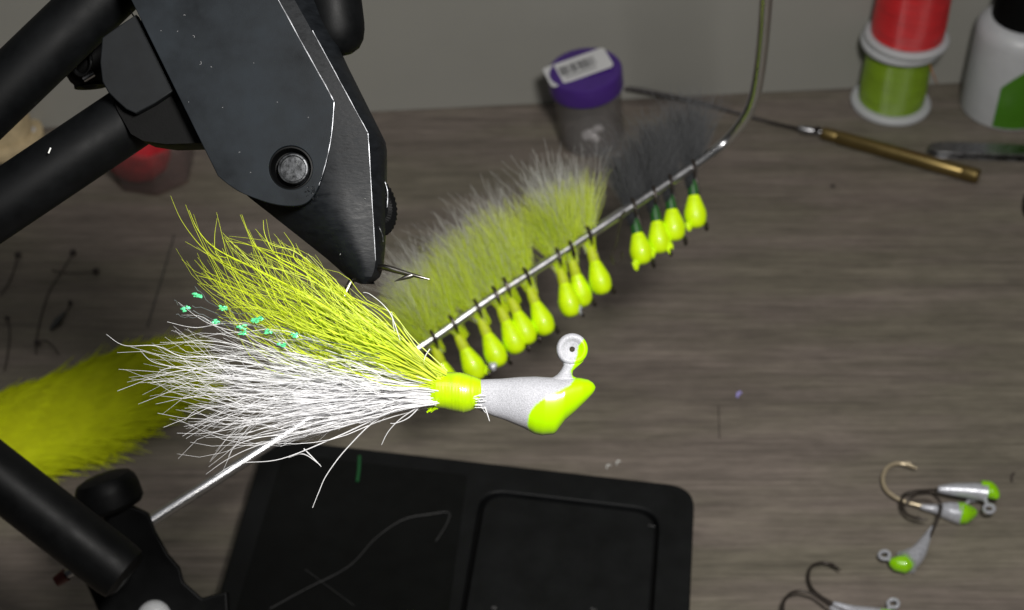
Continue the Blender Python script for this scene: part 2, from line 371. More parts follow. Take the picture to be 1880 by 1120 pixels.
# bright worn edges
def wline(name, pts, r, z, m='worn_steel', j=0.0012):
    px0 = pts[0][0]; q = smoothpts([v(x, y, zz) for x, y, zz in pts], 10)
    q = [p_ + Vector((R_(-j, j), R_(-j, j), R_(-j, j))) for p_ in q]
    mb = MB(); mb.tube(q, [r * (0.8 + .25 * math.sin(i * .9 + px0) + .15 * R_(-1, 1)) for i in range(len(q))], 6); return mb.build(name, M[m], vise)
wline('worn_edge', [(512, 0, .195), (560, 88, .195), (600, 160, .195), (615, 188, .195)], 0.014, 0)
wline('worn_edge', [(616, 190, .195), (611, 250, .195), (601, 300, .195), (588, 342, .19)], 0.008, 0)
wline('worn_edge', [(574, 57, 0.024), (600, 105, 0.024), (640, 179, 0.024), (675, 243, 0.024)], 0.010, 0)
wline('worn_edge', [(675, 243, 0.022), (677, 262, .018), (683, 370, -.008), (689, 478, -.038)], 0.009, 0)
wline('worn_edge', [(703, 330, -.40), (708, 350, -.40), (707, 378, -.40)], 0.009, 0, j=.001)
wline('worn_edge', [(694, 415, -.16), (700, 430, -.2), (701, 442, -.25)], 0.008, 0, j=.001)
# screw in its recess
c = v(537, 311, 0.0)
mb = MB(); r = 40 * PX
mb.lathe([(r * 1.03, -0.12), (r * 1.03, 0.12), (r * 1.0, 0.185), (r * 0.93, 0.19), (r * 0.86, 0.10), (r * 0.80, -0.04), (r * .5, -0.05), (r * .3, -0.06), (.01, -0.06)], c, (0, 0, 1), 48)
mb.build('recess', M['black_satin'], vise)
mb = MB(); r = 29 * PX; c2 = v(540, 311, 0)
mb.lathe([(r, -0.06), (r, 0.10), (r * .93, 0.14), (r * .84, 0.145), (r * .78, 0.115), (r * .5, 0.12), (.01, 0.118)], c2, (0, 0, 1), 40)
mb.build('screw', M['screw_steel'], vise)
mb = MB()
for k in range(26):
    x, y = random.gauss(575, 6), random.gauss(352, 6)
    mb.ball(v(x, y, .195), .02 * R_(.4, 1.3), .014 * R_(.4, 1.3), .012, 7, 5, .3, Matrix.Rotation(R_(0, 3), 3, 'Z'))
mb.build('glue_chips', M['black_metal'], vise, smooth=20)['kind'] = 'stuff'
mb = MB()
for (x, y, s_) in [(361, 73, .022), (371, 122, .03), (392, 125, .012), (445, 282, .012), (636, 256, .012), (624, 468, .014), (670, 364, .012), (345, 33, .015), (512, 190, .008), (463, 318, .008), (570, 218, .008), (330, 62, .01), (412, 200, .008), (352, 190, .007), (300, 60, .008), (470, 120, .007)]:
    z = .202 if x < 590 else .03
    p0 = v(x, y, z); a_ = R_(0, 6.3); mb.tube(smoothpts([p0, p0 + Vector((math.cos(a_), math.sin(a_), .1)) * s_, p0 + Vector((math.cos(a_ + .8), math.sin(a_ + .8), .1)) * s_ * 1.8], 3), .0035, 5)
mb.build('dust_flecks', M['fleck'], vise)['kind'] = 'stuff'
mb = MB()                                                             # knurled wheel behind the jaws
ax = Vector((0.82, 0.12, 0.56)).normalized(); cen = v(678, 377, -0.62)
n = 132; RR = 57 * PX
mb.lathe([(RR * .3, -.16), (RR * .86, -.16), (RR * .97, -.13), (RR, -.10), (RR, .10), (RR * .97, .13), (RR * .86, .16), (RR * .6, .17), (RR * .5, .12), (.01, .12)], cen, ax, n, jitter=lambda k, z: 1.0 if k % 4 < 2 else 0.955)
mb.build('knurled_wheel', M['black_satin'], vise, smooth=20)
mb = MB()                                                             # big rounded knob at the top
ax = (v(603, 60) - v(585, -90)).normalized(); r = 57 * PX
mb.lathe([(r, 0), (r, 1.0), (r * .98, 1.12), (r * .90, 1.28), (r * .74, 1.40), (r * .5, 1.47), (.01, 1.5)], v(590, -88, -.75), ax, 48)
mb.build('clamp_knob', M['arm_black'], vise)
plate('cam_lever', [vp(*q) for q in [(500, -60), (560, -60), (562, 2), (543, 10), (528, -4)]], .1, M['bare_steel'], vise, Matrix.Translation((0, 0, -.25)), bevel=.01)
# collar block, left
plate('collar_face', [vp(*q) for q in [(250, 27), (319, 167), (285, 190), (250, 209), (232, 201), (215, 186), (199, 170), (188, 150), (184, 115), (188, 69), (215, 50)]], .25, M['collar_grey'], vise, Matrix.Translation((0, 0, .02)), bevel=.02)
mb = MB(); f_ = [(195, 60), (262, 30), (330, 120), (372, 262), (300, 264), (258, 258), (235, 245), (212, 205), (192, 160), (184, 110)]
rings = []
for z, s_ in [(-.18, .985), (-.3, 1.0), (-1.1, 1.0), (-1.25, .93)]:
    cx, cy = 270, 150
    rings.append([v(cx + (x - cx) * s_, cy + (y - cy) * s_, z) for x, y in f_])
mb.loft(rings); mb.build('collar_block', M['black_deep'], vise, smooth=30)
def vq(px, py, z=0.0): return frame(VD).inverted() @ P(px, py, VD - z)
def vtube(name, p0, p1, r, z0, z1, m, cap=.12):
    a_, b_ = v(*p0, z0), v(*p1, z1); d = (b_ - a_); ln = d.length; mb = MB()
    mb.lathe([(r, 0), (r, ln - cap), (r * .95, ln - cap * .4), (r * .82, ln), (.01, ln)], a_, d, 56); return mb.build(name, M[m], vise)
vtube('upper_arm', (-160, 282), (262, -124), 60 * PX, -.9, -.9, 'arm_black')
vtube('lower_arm', (-160, 466), (236, 194), 60 * PX, -.55, -.75, 'arm_black')
mb = MB(); mb.ball(v(262, 205, -.75), 52 * PX, 52 * PX, .5, 24, 14); mb.build('arm_joint', M['black_deep'], vise)
mb = MB()                                                             # lint on the arm
mb.tube([v(88, 281, -.03), v(90, 276, -.03), v(92, 271, -.03)], .012, 6)
mb.build('lint', M['dust'], vise)
# hardware glimpsed between the two arms
mb = MB(); mb.ball(vq(158, 86, -1.9), .45, .72, .4, 20, 12); mb.tube([vq(150, 20, -2), vq(168, 160, -2)], .28, 20); mb.build('pivot_housing', M['black_deep'], vise)
mb = MB(); q = [vq(150 + 17 * math.cos(t / 24 * 6.283), 112 + 26 * math.sin(t / 24 * 6.283), -1.45) for t in range(25)]; mb.tube(q, .035, 8); mb.build('spring_ring', M['black_satin'], vise)
mb = MB(); mb.tube([vq(120, 103, -1.5), vq(137, 126, -1.5)], .055, 12); mb.tube([vq(153, 145, -1.5), vq(172, 134, -1.5)], .06, 12); mb.build('set_screw', M['tool_steel'], vise)
mb = MB(); mb.tube(smoothpts([v(222, 5, -.6), v(230, 18, -.6), v(244, 27, -.6)], 5), .012, 6); mb.build('thread_scrap', M['dark_wire'], vise)
# lower arm of the stem, bottom left (farther back)
AD = 33.0
def va(px, py, z=0.0): return frame(VD).inverted() @ P(px, py, AD - z)
mb = MB(); q0, q1 = va(-140, 768), va(235, 1060); d = q1 - q0
mb.lathe([(.60, 0), (.60, d.length - .3), (.57, d.length - .1), (.4, d.length), (.01, d.length)], q0, d, 48)
mb.build('support_arm', M['black_satin'], vise)

# ------------------------------------------------------------------ the rack: rod and clamp
RD0, RD1 = 37.5, 41.5
rb = D(300, 1300)
rack = empty('jig_rack', Matrix.Translation(P(285, 950, RD0)), 'bent steel rod rack with black clamp and knob carrying a row of jigs', 'rack')
rinv = rack.matrix_world.inverted()
def rod_depth(px): return RD0 + (RD1 - RD0) * (px - 285) / (1310 - 285)
rp = [P(x, y, rod_depth(x)) for x, y in [(262, 966), (285, 952), (480, 826), (640, 721), (789, 625), (900, 548), (1000, 484), (1160, 379), (1240, 327), (1290, 293)]]
e = rp[-1]; bend_top = P(1388, 165, 40.3)
rp += [P(1330, 262, 41.6), P(1362, 226, 41.2), P(1381, 190, 40.7), P(1391, 150, 40.1), P(1399, 90, 39.3), P(1405, 20, 38.3), P(1412, -90, 37.0), P(1419, -260, 35.0)]
mb = MB(); rq_ = smoothpts(rp, 6); mb.tube(rq_, [0.132 + .035 * max(0, (i - 60) / (len(rq_) - 60)) for i in range(len(rq_))], 20); mb.build('rod', M['rod_steel'], rack, inv=rinv)
def kl(px, py, z=0.0): return P(px, py, 35.5 - z)
mb = MB(); f_ = [(170, 985), (215, 925), (246, 928), (274, 941), (286, 974), (310, 1017), (331, 1041), (338, 1068), (373, 1099), (420, 1085), (430, 1240), (215, 1240), (179, 1120), (150, 1055)]
rings = []
for z, s_ in [(.35, .93), (.45, .98), (.30, 1.0), (-.9, 1.0), (-1.0, .95)]:
    rings.append([kl(270 + (x - 270) * s_, 1060 + (y - 1060) * s_, z) for x, y in f_])
rings = rings[1:]
mb.loft(rings); mb.build('clamp_block', M['black_satin'], rack, inv=rinv, smooth=30, bevel=.06)
mb = MB(); ax = kl(196, 880, .25) - kl(225, 960, .1)
r = .70
mb.lathe([(.3, -.3), (.3, .12), (.62, .15), (r, .25), (r, .55), (r * .96, .72), (r * .84, .84), (r * .6, .90), (.01, .93)], kl(213, 945, .15), ax, 48)
mb.build('clamp_knob', M['black_satin'], rack, inv=rinv)
mb = MB(); mb.lathe([(.36, 0), (.36, .12), (.30, .22), (.18, .29), (.01, .31)], kl(284, 1132, .46), (0, -.75, .66), 32); mb.build('cap_screw', M['white_plastic'], rack, inv=rinv)
mb = MB(); mb.tube([kl(180, 1020, -.2), kl(118, 1058, -.2)], .10, 16); scr = mb.build('clamp_screw', M['tool_steel'], rack, inv=rinv)
mb = MB(); mb.tube([kl(122, 1055, -.2), kl(103, 1068, -.2)], [.15, .12], 16); mb.build('screw_tip', M['red_tip'], scr, inv=rinv)
mb = MB()
for (x, y) in [(193, 935)]: mb.tube(smoothpts([kl(186, 925, .4), kl(192, 934, .42), kl(195, 944, .4)], 4), .03, 8)
mb.build('knob_spring', M['tool_steel'], rack, inv=rinv)

# ------------------------------------------------------------------ the big jig
JD = 24.6
jig = empty('bucktail_jig', frame(JD), 'large jig with white and chartreuse head and yellow over white hair tail', 'fishing jig')
def jp(px, py, z=0.0): return frame(JD).inverted() @ P(px, py, JD - z)
def z4(x, y): return (700 + x / 3.734, 560 + y / 3.734)
def j4(x, y, z=0.0): a_, b_ = z4(x, y); return L(a_, b_, JD, z)
def j(px, py, z=0.0): return L(px, py, JD, z)
top = [(640, 512), (690, 510), (820, 505), (950, 493), (1060, 490), (1175, 497), (1250, 500), (1320, 496), (1370, 500), (1420, 511), (1450, 530), (1462, 545), (1469, 562)]
bot = [(640, 700), (700, 735), (760, 760), (850, 790), (980, 845), (1050, 883), (1100, 893), (1180, 886), (1200, 870), (1260, 790), (1330, 730), (1400, 662), (1450, 608), (1464, 585), (1469, 564)]
bound = [(1330, 470), (1322, 505), (1290, 545), (1200, 590), (1100, 640), (1040, 690), (1010, 740), (1000, 810), (1020, 900)]
def sd_bound(x, y, line):                                            # signed distance, + on the right/lower side
    best = 1e9; sg = 1
    for (ax, ay), (bx, by) in zip(line, line[1:]):
        dx, dy = bx - ax, by - ay; t = max(0, min(1, ((x - ax) * dx + (y - ay) * dy) / (dx * dx + dy * dy)))
        qx, qy = ax + dx * t, ay + dy * t; dd = math.hypot(x - qx, y - qy)
        if dd < best: best = dd; sg = 1 if dx * (y - ay) - dy * (x - ax) < 0 else -1
    return best * sg
rings = []; att = []; xs = [640 + (1469 - 640) * (1 - (1 - k / 79) ** 1.15) for k in range(80)]
for x in xs:
    t_, b_ = interp(top, x), interp(bot, x); cy = (t_ + b_) / 2; hh = max((b_ - t_) / 2, 2)
    wz = interp([(640, .17), (800, .20), (1000, .30), (1120, .33), (1250, .30), (1380, .20), (1440, .12), (1462, .06), (1469, .02)], x)
    rg = []
    for k in range(48):
        a_ = 2 * math.pi * k / 48; ca, sa = math.cos(a_), math.sin(a_)
        e_ = 0.86
        yy = cy - hh * math.copysign(abs(sa) ** e_, sa); zz = wz * math.copysign(abs(ca) ** e_, ca)
        rg.append(j4(x, yy, zz)); s_ = sd_bound(x, yy, bound)
        att.append(min(1, max(0, 0.5 + s_ / 30)))
    rings.append(rg)
def paintmat():
    m = mat('jig_paint', (0.38, 0.385, 0.415), 0.40, 0.0, 0.22, 45, 0.6, 80, coat=0.35)
    nt = m.node_tree; N = nt.nodes; K = nt.links; b = N['Principled BSDF']
    src = b.inputs['Base Color'].links[0].from_socket
    at = N.new('ShaderNodeAttribute'); at.attribute_name = 'along'
    no = N.new('ShaderNodeTexNoise'); no.inputs['Scale'].default_value = 28; no.inputs['Detail'].default_value = 5
    ad = N.new('ShaderNodeMath'); ad.operation = 'MULTIPLY_ADD'; ad.inputs[1].default_value = 0.5; K.new(no.outputs['Fac'], ad.inputs[0]); K.new(at.outputs['Fac'], ad.inputs[2])
    r = N.new('ShaderNodeMapRange'); r.interpolation_type = 'SMOOTHSTEP'; r.inputs[1].default_value = 0.45; r.inputs[2].default_value = 1.05; K.new(ad.outputs[0], r.inputs[0])
    mc = N.new('ShaderNodeMix'); mc.data_type = 'RGBA'; K.new(r.outputs[0], mc.inputs[0]); K.new(src, mc.inputs[6]); mc.inputs[7].default_value = (0.34, 0.64, 0.0, 1)
    K.new(mc.outputs[2], b.inputs['Base Color'])
    r2 = N.new('ShaderNodeMapRange'); r2.inputs[3].default_value = 0.45; r2.inputs[4].default_value = 0.22; K.new(r.outputs[0], r2.inputs[0]); K.new(r2.outputs[0], b.inputs['Roughness'])
    r3 = N.new('ShaderNodeMapRange'); r3.inputs[3].default_value = 0.2; r3.inputs[4].default_value = 0.6; K.new(r.outputs[0], r3.inputs[0]); K.new(r3.outputs[0], b.inputs['Coat Weight'])
    bp = [n for n in N if n.type == 'BUMP'][0]; r4 = N.new('ShaderNodeMapRange'); r4.inputs[3].default_value = 0.5; r4.inputs[4].default_value = 0.02; K.new(r.outputs[0], r4.inputs[0]); K.new(r4.outputs[0], bp.inputs['Strength'])
    return m
M['jig_paint'] = paintmat()
mb = MB(); mb.loft(rings, att=att); mb.build('head', M['jig_paint'], jig, smooth=60, att=True)
# line eye: dished disc on a short neck
mb = MB(); k_ = JD / FPX / 3.734
prof = [(19, -.045), (19, .035), (30, .045), (50, .052), (62, .062), (72, .085), (88, .092), (101, .075), (108, .035), (110, 0), (108, -.035), (101, -.075), (88, -.092), (60, -.06), (30, -.05), (19, -.045)]
c = j4(1308, 303); seg = 64; rings = []; att = []
for r, z in prof:
    rings.append([c + Vector((r * k_ * math.cos(2 * math.pi * q / seg), r * k_ * math.sin(2 * math.pi * q / seg), z)) for q in range(seg)])
    for q in range(seg):
        x, y = 1308 + r * math.cos(2 * math.pi * q / seg), 303 - r * math.sin(2 * math.pi * q / seg)
        att.append(min(1, max(0, .5 + sd_bound(x, y, [(1395, 190), (1385, 235), (1348, 280), (1342, 340), (1320, 400), (1298, 450), (1290, 500)]) / 24)))
mb.loft(rings, cap=False, att=att)
rings = []; att = []
for y, xa, xb, tz in [(365, 1222, 1392, .04), (385, 1236, 1386, .065), (400, 1247, 1372, .075), (415, 1247, 1356, .08), (430, 1240, 1338, .085), (450, 1228, 1316, .09), (475, 1208, 1310, .10), (490, 1186, 1320, .12), (500, 1165, 1345, .13), (515, 1140, 1370, .12), (535, 1150, 1370, .08)]:
    rg = []
    for q in range(24):
        a_ = 2 * math.pi * q / 24; x = (xa + xb) / 2 + (xb - xa) / 2 * math.cos(a_)
        rg.append(j4(x, y, tz * math.sin(a_)))
        att.append(min(1, max(0, .5 + sd_bound(x, y, [(1395, 190), (1385, 235), (1348, 280), (1342, 340), (1320, 400), (1298, 450), (1310, 500), (1300, 540)]) / 24)))
    rings.append(rg)
mb.loft(rings, att=att); mb.build('line_eye', M['jig_paint'], jig, smooth=60, att=True)
# wrapped thread collar
ct = [(325, 500), (345, 482), (380, 468), (430, 462), (480, 460), (540, 461), (600, 474), (650, 493), (690, 512)]
cb = [(325, 650), (345, 690), (380, 706), (430, 713), (500, 729), (560, 742), (600, 733), (640, 715), (670, 695), (690, 690)]
rings = []
for i in range(44):
    x = 325 + 367 * i / 43; t_, b_ = interp(ct, x), interp(cb, x); cy = (t_ + b_) / 2; hh = (b_ - t_) / 2
    rid = 1 + 0.008 * math.sin(i * 2.3) + R_(-.004, .004)
    if i in (0, 43): rid *= .93
    rings.append([j4(x, cy - hh * rid * math.sin(2 * math.pi * q / 40), .27 * (hh / 135) * rid * math.cos(2 * math.pi * q / 40)) for q in range(40)])
mb = MB(); mb.loft(rings); mb.build('thread_collar', M['collar_thread'], jig, smooth=50)
mb = MB()
for k in range(14):
    a_ = j4(R_(340, 400), R_(690, 712), R_(.02, .1)); b_ = j4(R_(308, 345), R_(700, 740), R_(.0, .12)); mb.tube([a_, (a_ + b_) / 2 + Vector((0, R_(-.01, .01), 0)), b_], .009, 5)
mb.build('thread_tag', M['chartreuse'], jig)
# hook
hp = smoothpts([j(905, 722, 0), j(800, 716, 0), jp(700, 690, -.15), jp(650, 650, -.4), jp(624, 600, -.7), jp(627, 560, -.9), jp(642, 522, -1.0), jp(655, 506, -1.05), jp(676, 496, -1.0), jp(694, 491, -.80), jp(710, 492, -.70), jp(735, 499, -.65), jp(765, 507, -.6), jp(789, 513, -.6)], 6)
n = len(hp); mb = MB(); mb.tube(hp, [.050 if i < n * .80 else .050 * (1 - (i / n - .80) / .20 * .8) for i in range(n)], 12)
mb.tube(smoothpts([jp(757, 505, -.62), jp(740, 511, -.6), jp(723, 517, -.6)], 4), [.040, .042, .04, .034, .028, .02, .014, .008, .003], 8)
mb.build('hook', M['hook_steel'], jig, smooth=50)

def hair(root, tip, dz, r0, r1, wav, bend=0.0, npt=13, flick=None):
    root = Vector(root); tip = Vector(tip); d = tip - root; ln = d.length; t = d / ln; nrm = Vector((-t.y, t.x, 0)).normalized()
    ph1, ph2 = R_(0, 6.28), R_(0, 6.28); f1, f2 = R_(1.2, 2.2), R_(3.0, 5.5); w1, w2 = wav * R_(.4, 1.3), wav * R_(.1, .35)
    fl = (flick if flick is not None else random.gauss(0, .06)) * ln
    pts = []
    for i in range(npt):
        s_ = i / (npt - 1); q = root + d * s_
        q = q + nrm * (bend * ln * 4 * s_ * (1 - s_) * .5 + fl * (max(0, s_ - .5) ** 2 * 4 - s_))
        q = q + nrm * (w1 * math.sin(ph1 + f1 * 6.28 * s_) * s_ ** 1.3 * 1.25 + w2 * math.sin(ph2 + f2 * 6.28 * s_) * s_)
        q.z = root.z + dz * s_ ** 1.1 + w1 * .6 * math.sin(ph2 + f1 * 5 * s_) * s_
        pts.append(q)
    return pts, [r0 + (r1 - r0) * (i / (npt - 1)) ** 1.6 for i in range(npt)]
def clump(tip, centres, amt):
    c = min(centres, key=lambda q: (q[0] - tip[0]) ** 2 + (q[1] - tip[1]) ** 2)
    return (tip[0] + (c[0] - tip[0]) * amt, tip[1] + (c[1] - tip[1]) * amt)
def polar(al, ln, rx=805, ry=700):
    a_ = math.radians(al); return (rx - ln * math.cos(a_), ry - ln * math.sin(a_))
mb = MB()
def ytip():
    while True:
        al = 17.5 + 27 * random.random() ** 1.05
        mx = interp([(16, 400), (20, 430), (26, 475), (30, 490), (34, 475), (37, 425), (41, 365), (45, 280)], al)
        ln = mx * (.34 + .72 * random.random() ** 1.35 if random.random() < .9 else R_(.85, 1.15))
        if ln > 120: return al, ln
yc = [polar(*ytip()) for _ in range(70)]
for k in range(430):
    al, ln = ytip(); x, y = clump(polar(al, ln), yc, R_(0, .75))
    f = (al - 17.5) / 27; ry = 712 - 26 * f + R_(-5, 5)
    pts, rr = hair(j(R_(800, 822), ry, R_(-.16, .18)), j(x, y), R_(-.55, .5), .0098, R_(.0012, .0028), .085, bend=.04 * (f - .6) + R_(-.03, .03), flick=random.gauss(-.13, .11))
    mb.tube(pts, rr, 4, cap=False)
def strands(mb, paths, z0=.25):
    for p_ in paths:
        z = R_(.0, z0); q = smoothpts([j(x + R_(-2, 2), y + R_(-2, 2), z + R_(-.03, .03)) for x, y in p_], 8); n_ = len(q)
        mb.tube(q, [.0022 + .0085 * min(1, (i / n_) * 1.6) for i in range(n_)], 5, cap=False)
strands(mb, [[(318, 362), (340, 410), (380, 460), (430, 490), (520, 530), (660, 605), (805, 695)], [(352, 385), (370, 430), (405, 460), (480, 495), (600, 560), (805, 695)], [(400, 402), (399, 440), (405, 470), (450, 510), (600, 575), (805, 690)],
    [(447, 393), (458, 430), (480, 460), (530, 490), (640, 560), (805, 690)], [(488, 405), (490, 435), (510, 470), (560, 500), (660, 570), (805, 688)], [(420, 446), (450, 450), (500, 460), (560, 480), (640, 540), (805, 688)],
    [(358, 478), (385, 500), (430, 520), (520, 560), (660, 620), (805, 700)], [(545, 448), (560, 475), (590, 500), (640, 550), (805, 688)], [(380, 440), (400, 470), (440, 480), (520, 520), (660, 600), (805, 692)],
    [(470, 420), (500, 450), (540, 462), (590, 500), (670, 570), (805, 686)], [(362, 505), (400, 515), (470, 545), (560, 590), (805, 700)], [(523, 425), (540, 455), (545, 480), (600, 520), (805, 688)]])
for (x, y, fl) in [(335, 380, -.30), (352, 388, -.28), (400, 402, -.36), (447, 393, -.28), (487, 408, -.25), (420, 446, -.05), (360, 478, -.2), (430, 425, .1), (545, 448, -.2), (390, 505, -.1), (374, 490, -.15), (580, 470, -.2), (500, 430, -.1), (510, 445, -.3), (470, 440, -.25), (395, 450, -.3), (438, 452, .05), (335, 470, -.1)]:
    pts, rr = hair(j(810, 695, R_(-.1, .2)), j(x, y), R_(-.2, .4), .0105, .002, .08, bend=-.03, npt=18, flick=fl); mb.tube(pts, rr, 4, cap=False)
for k in range(260):
    al = R_(17.5, 42); x, y = polar(al, R_(120, 300)); f = (al - 17.5) / 27
    pts, rr = hair(j(R_(800, 822), 712 - 26 * f + R_(-5, 5), R_(-.12, .15)), j(x, y), R_(-.3, .32), .0115, .005, .03, flick=0, npt=9); mb.tube(pts, rr, 4, cap=False)
o = mb.build('yellow_hair', M['yellow_hair'], jig, smooth=80); o['kind'] = 'stuff'; o['label'] = 'chartreuse yellow upper half of the hair tail'
wc = []; mb = MB()
for k in range(560):
    al = random.triangular(-24, 24, 2)
    mx = interp([(-26, 330), (-20, 400), (-10, 450), (0, 500), (8, 520), (17, 440), (24, 330)], al)
    ln = mx * (.34 + .72 * random.random() ** 1.35 if random.random() < .9 else R_(.85, 1.18))
    if ln < 120: continue
    f = (al + 24) / 48; ry = 742 - 42 * f + R_(-4, 4); x, y = polar(al, ln, 800, 712)
    if k < 80: wc.append((x, y)); continue
    x, y = clump((x, y), wc, R_(0, .75))
    pts, rr = hair(j(R_(795, 815), ry, R_(-.18, .18)), j(x, y), R_(-.6, .55), .0098, R_(.0012, .0028), .085, bend=.10 * (f - .45) + R_(-.03, .03), flick=random.gauss(.20 * (.5 - f), .11))
    mb.tube(pts, rr, 4, cap=False)
strands(mb, [[(203, 612), (235, 633), (290, 636), (340, 652), (400, 655), (500, 670), (640, 695), (805, 715)], [(262, 640), (285, 665), (330, 675), (400, 690), (520, 700), (805, 720)], [(290, 692), (305, 680), (345, 675), (420, 690), (540, 705), (805, 720)],
    [(292, 702), (340, 712), (420, 715), (560, 715), (805, 722)], [(343, 773), (370, 750), (420, 745), (520, 745), (660, 745), (805, 728)], [(376, 788), (420, 800), (470, 798), (560, 780), (680, 755), (805, 735)],
    [(383, 868), (420, 840), (480, 815), (600, 780), (700, 750), (805, 738)], [(400, 872), (440, 850), (520, 840), (620, 800), (720, 755), (805, 738)], [(330, 555), (380, 590), (440, 610), (560, 640), (700, 680), (805, 705)],
    [(310, 590), (360, 600), (420, 592), (480, 600), (600, 640), (805, 708)], [(330, 720), (360, 715), (400, 725), (480, 722), (600, 722), (805, 724)], [(350, 745), (400, 742), (440, 755), (520, 750), (805, 730)], [(425, 838), (440, 815), (480, 800), (560, 790), (700, 752), (805, 736)],
    [(335, 578), (370, 582), (400, 600), (450, 625), (560, 655), (805, 712)], [(415, 655), (400, 668), (440, 690), (560, 705), (805, 720)]])
for k in range(300):
    al = R_(-22, 24); x, y = polar(al, R_(120, 320), 800, 712); f = (al + 24) / 48
    pts, rr = hair(j(R_(795, 815), 742 - 42 * f + R_(-4, 4), R_(-.14, .15)), j(x, y), R_(-.3, .34), .0115, .005, .03, bend=.10 * (f - .45), flick=0, npt=9); mb.tube(pts, rr, 4, cap=False)
for path in [[(780, 738), (700, 765), (640, 820), (603, 868), (588, 900), (576, 930)], [(780, 740), (740, 765), (715, 790), (702, 815)], [(775, 742), (752, 765), (730, 775), (718, 776)], [(560, 822), (580, 842), (592, 855)], [(532, 838), (560, 832), (590, 852)], [(878, 740), (885, 748), (892, 757)], [(890, 745), (896, 762), (899, 772)], [(790, 640), (781, 655), (779, 668)]]:
    q = smoothpts([j(x, y, .15) for x, y in path], 5); mb.tube(q, [.011 * (1 - .6 * i / len(q)) for i in range(len(q))], 5, cap=False)
for k in range(12):
    x0 = R_(868, 880); y0 = R_(725, 748); a_ = j(x0, y0, .22); mb.tube([a_, a_ + Vector((R_(.06, .13), R_(-.02, .03), .0))], .008, 4)
o = mb.build('white_hair', M['white_hair'], jig, smooth=80); o['kind'] = 'stuff'; o['label'] = 'white lower half of the hair tail'
mb = MB()
for path in [[(740, 640), (722, 585), (705, 560), (680, 540), (668, 537)], [(725, 608), (722, 590), (720, 572)]]:
    q = smoothpts([j(x, y, .1) for x, y in path], 5); mb.tube(q, [.009 * (1 - .6 * i / len(q)) for i in range(len(q))], 5, cap=False)
mb.build('stray_hair', M['stray_hair'], jig)['kind'] = 'stuff'
# flash strands with green glitter
fs = [([(700, 650), (560, 612), (470, 580), (400, 558), (366, 528)], [(373, 543), (420, 565), (478, 588)]), ([(700, 655), (560, 622), (480, 606), (408, 590), (352, 566), (329, 553)], [(352, 567), (407, 590), (452, 600)]),
      ([(700, 658), (580, 628), (500, 606), (440, 588), (360, 560)], [(500, 608), (455, 611), (415, 566)]), ([(690, 660), (560, 636), (470, 607), (380, 585), (332, 577)], [(525, 632), (484, 586), (547, 615)])]
for path, gl in fs:
    q = smoothpts([j(x, y, .35) for x, y in path], 7); q = [p_ + Vector((R_(-.012, .012), R_(-.03, .03), R_(-.03, .03))) for p_ in q]
    mb = MB(); mb.tube(q, .0065, 4); st = mb.build('flash_strand', M['flash'], jig)
    for gx, gy in gl:
        g = MB()
        for _ in range(9): g.ball(j(gx + R_(-6, 6), gy + R_(-4, 4), .42 + R_(0, .05)), .028 * R_(.5, 1.5), .015 * R_(.5, 1.4), .01, 6, 4, .3)
        g.build('glitter_fleck', M['glitter'], st, smooth=0)

# ------------------------------------------------------------------ jigs hanging on the rack
def hang_proto(name, label, cat, kind):
    """local frame: rod passes through the origin along x, the jig hangs along -z and its hair rises along +z"""
    t = empty(name, I4.copy(), label, cat)
    mb = MB()                                                        # hook: down the shank, over the rod
    q = smoothpts([(.05, .05, -1.0), (.15, .06, -.62), (.13, .14, -.1), (.05, .10, .14), (0, -.04, .21), (0, -.17, .13), (0, -.2, -.05), (0, -.17, -.28)], 6)
    mb.tube(q, [.045] * (len(q) - 4) + [.03, .022, .014, .005], 8); mb.build('hook', M['hook_dark'], t)
    mb = MB(); hw = .29
    mb.lathe([(.03, -.62), (.12, -.66), (.17, -.76), (.225, -.92), (hw * .97, -1.10), (hw, -1.22), (hw * .93, -1.36), (hw * .72, -1.47), (hw * .4, -1.53), (.01, -1.54)], (0, .02, 0), (0, 0, 1), 28, sx=.95)
    mb.v = [(x, y, z) for x, y, z in mb.v]; mb.build('head', M['rack_head'], t)
    mb = MB(); cc = Vector((.22, -.12, -1.50)); q = [cc + Vector((0, .09 * math.cos(a_ / 12 * 6.283), .09 * math.sin(a_ / 12 * 6.283))) for a_ in range(13)]; mb.tube(q, .03, 8); mb.build('line_eye', M['hook_dark'], t)
    mb = MB(); mb.lathe([(.07, -.25), (.11, -.35), (.125, -.5), (.15, -.66), (.13, -.74)], (0, .03, 0), (0, 0, 1), 20, jitter=lambda k, z: 1 + .05 * math.sin(z * 60))
    mb.build('thread_wrap', M['green_thread_wrap' if kind else 'rack_thread'], t)
    return t
def marabou(n, ln, spread, root=-.35, flat=.5, thin=.0075, lean=0.0):
    mb = MB()
    for k in range(n):
        d = Vector((random.gauss(0, spread), random.gauss(0, spread * flat) + lean, 1)).normalized(); l_ = ln * (R_(.45, 1.0) if random.random() < .7 else R_(.8, 1.15))
        if l_ < .4: continue
        p0 = Vector((random.gauss(0, .045), .05 + random.gauss(0, .045), root - R_(0, .2))); q = []
        ph = R_(0, 6.28); ph2 = R_(0, 6.28); wa = R_(.04, .13)
        for i in range(8):
            s_ = i / 7; dd = Vector((d.x * s_ ** 1.3, d.y * s_ ** 1.3, s_)) * l_
            q.append(p0 + dd + Vector((math.sin(ph + s_ * 6) * wa * s_, math.sin(ph2 + s_ * 5) * wa * s_, 0)))
        mb.tube(q, [thin * (1.1 - .75 * i / 7) for i in range(8)], 3, cap=False)
    return mb
yel = [hang_proto('marabou_jig', 'x', 'fishing jig', 0)]
mb = marabou(230, 1.5, .10, thin=.013); o = mb.build('under_tail', M['rack_thread'], yel[0], smooth=80); o['kind'] = 'stuff'
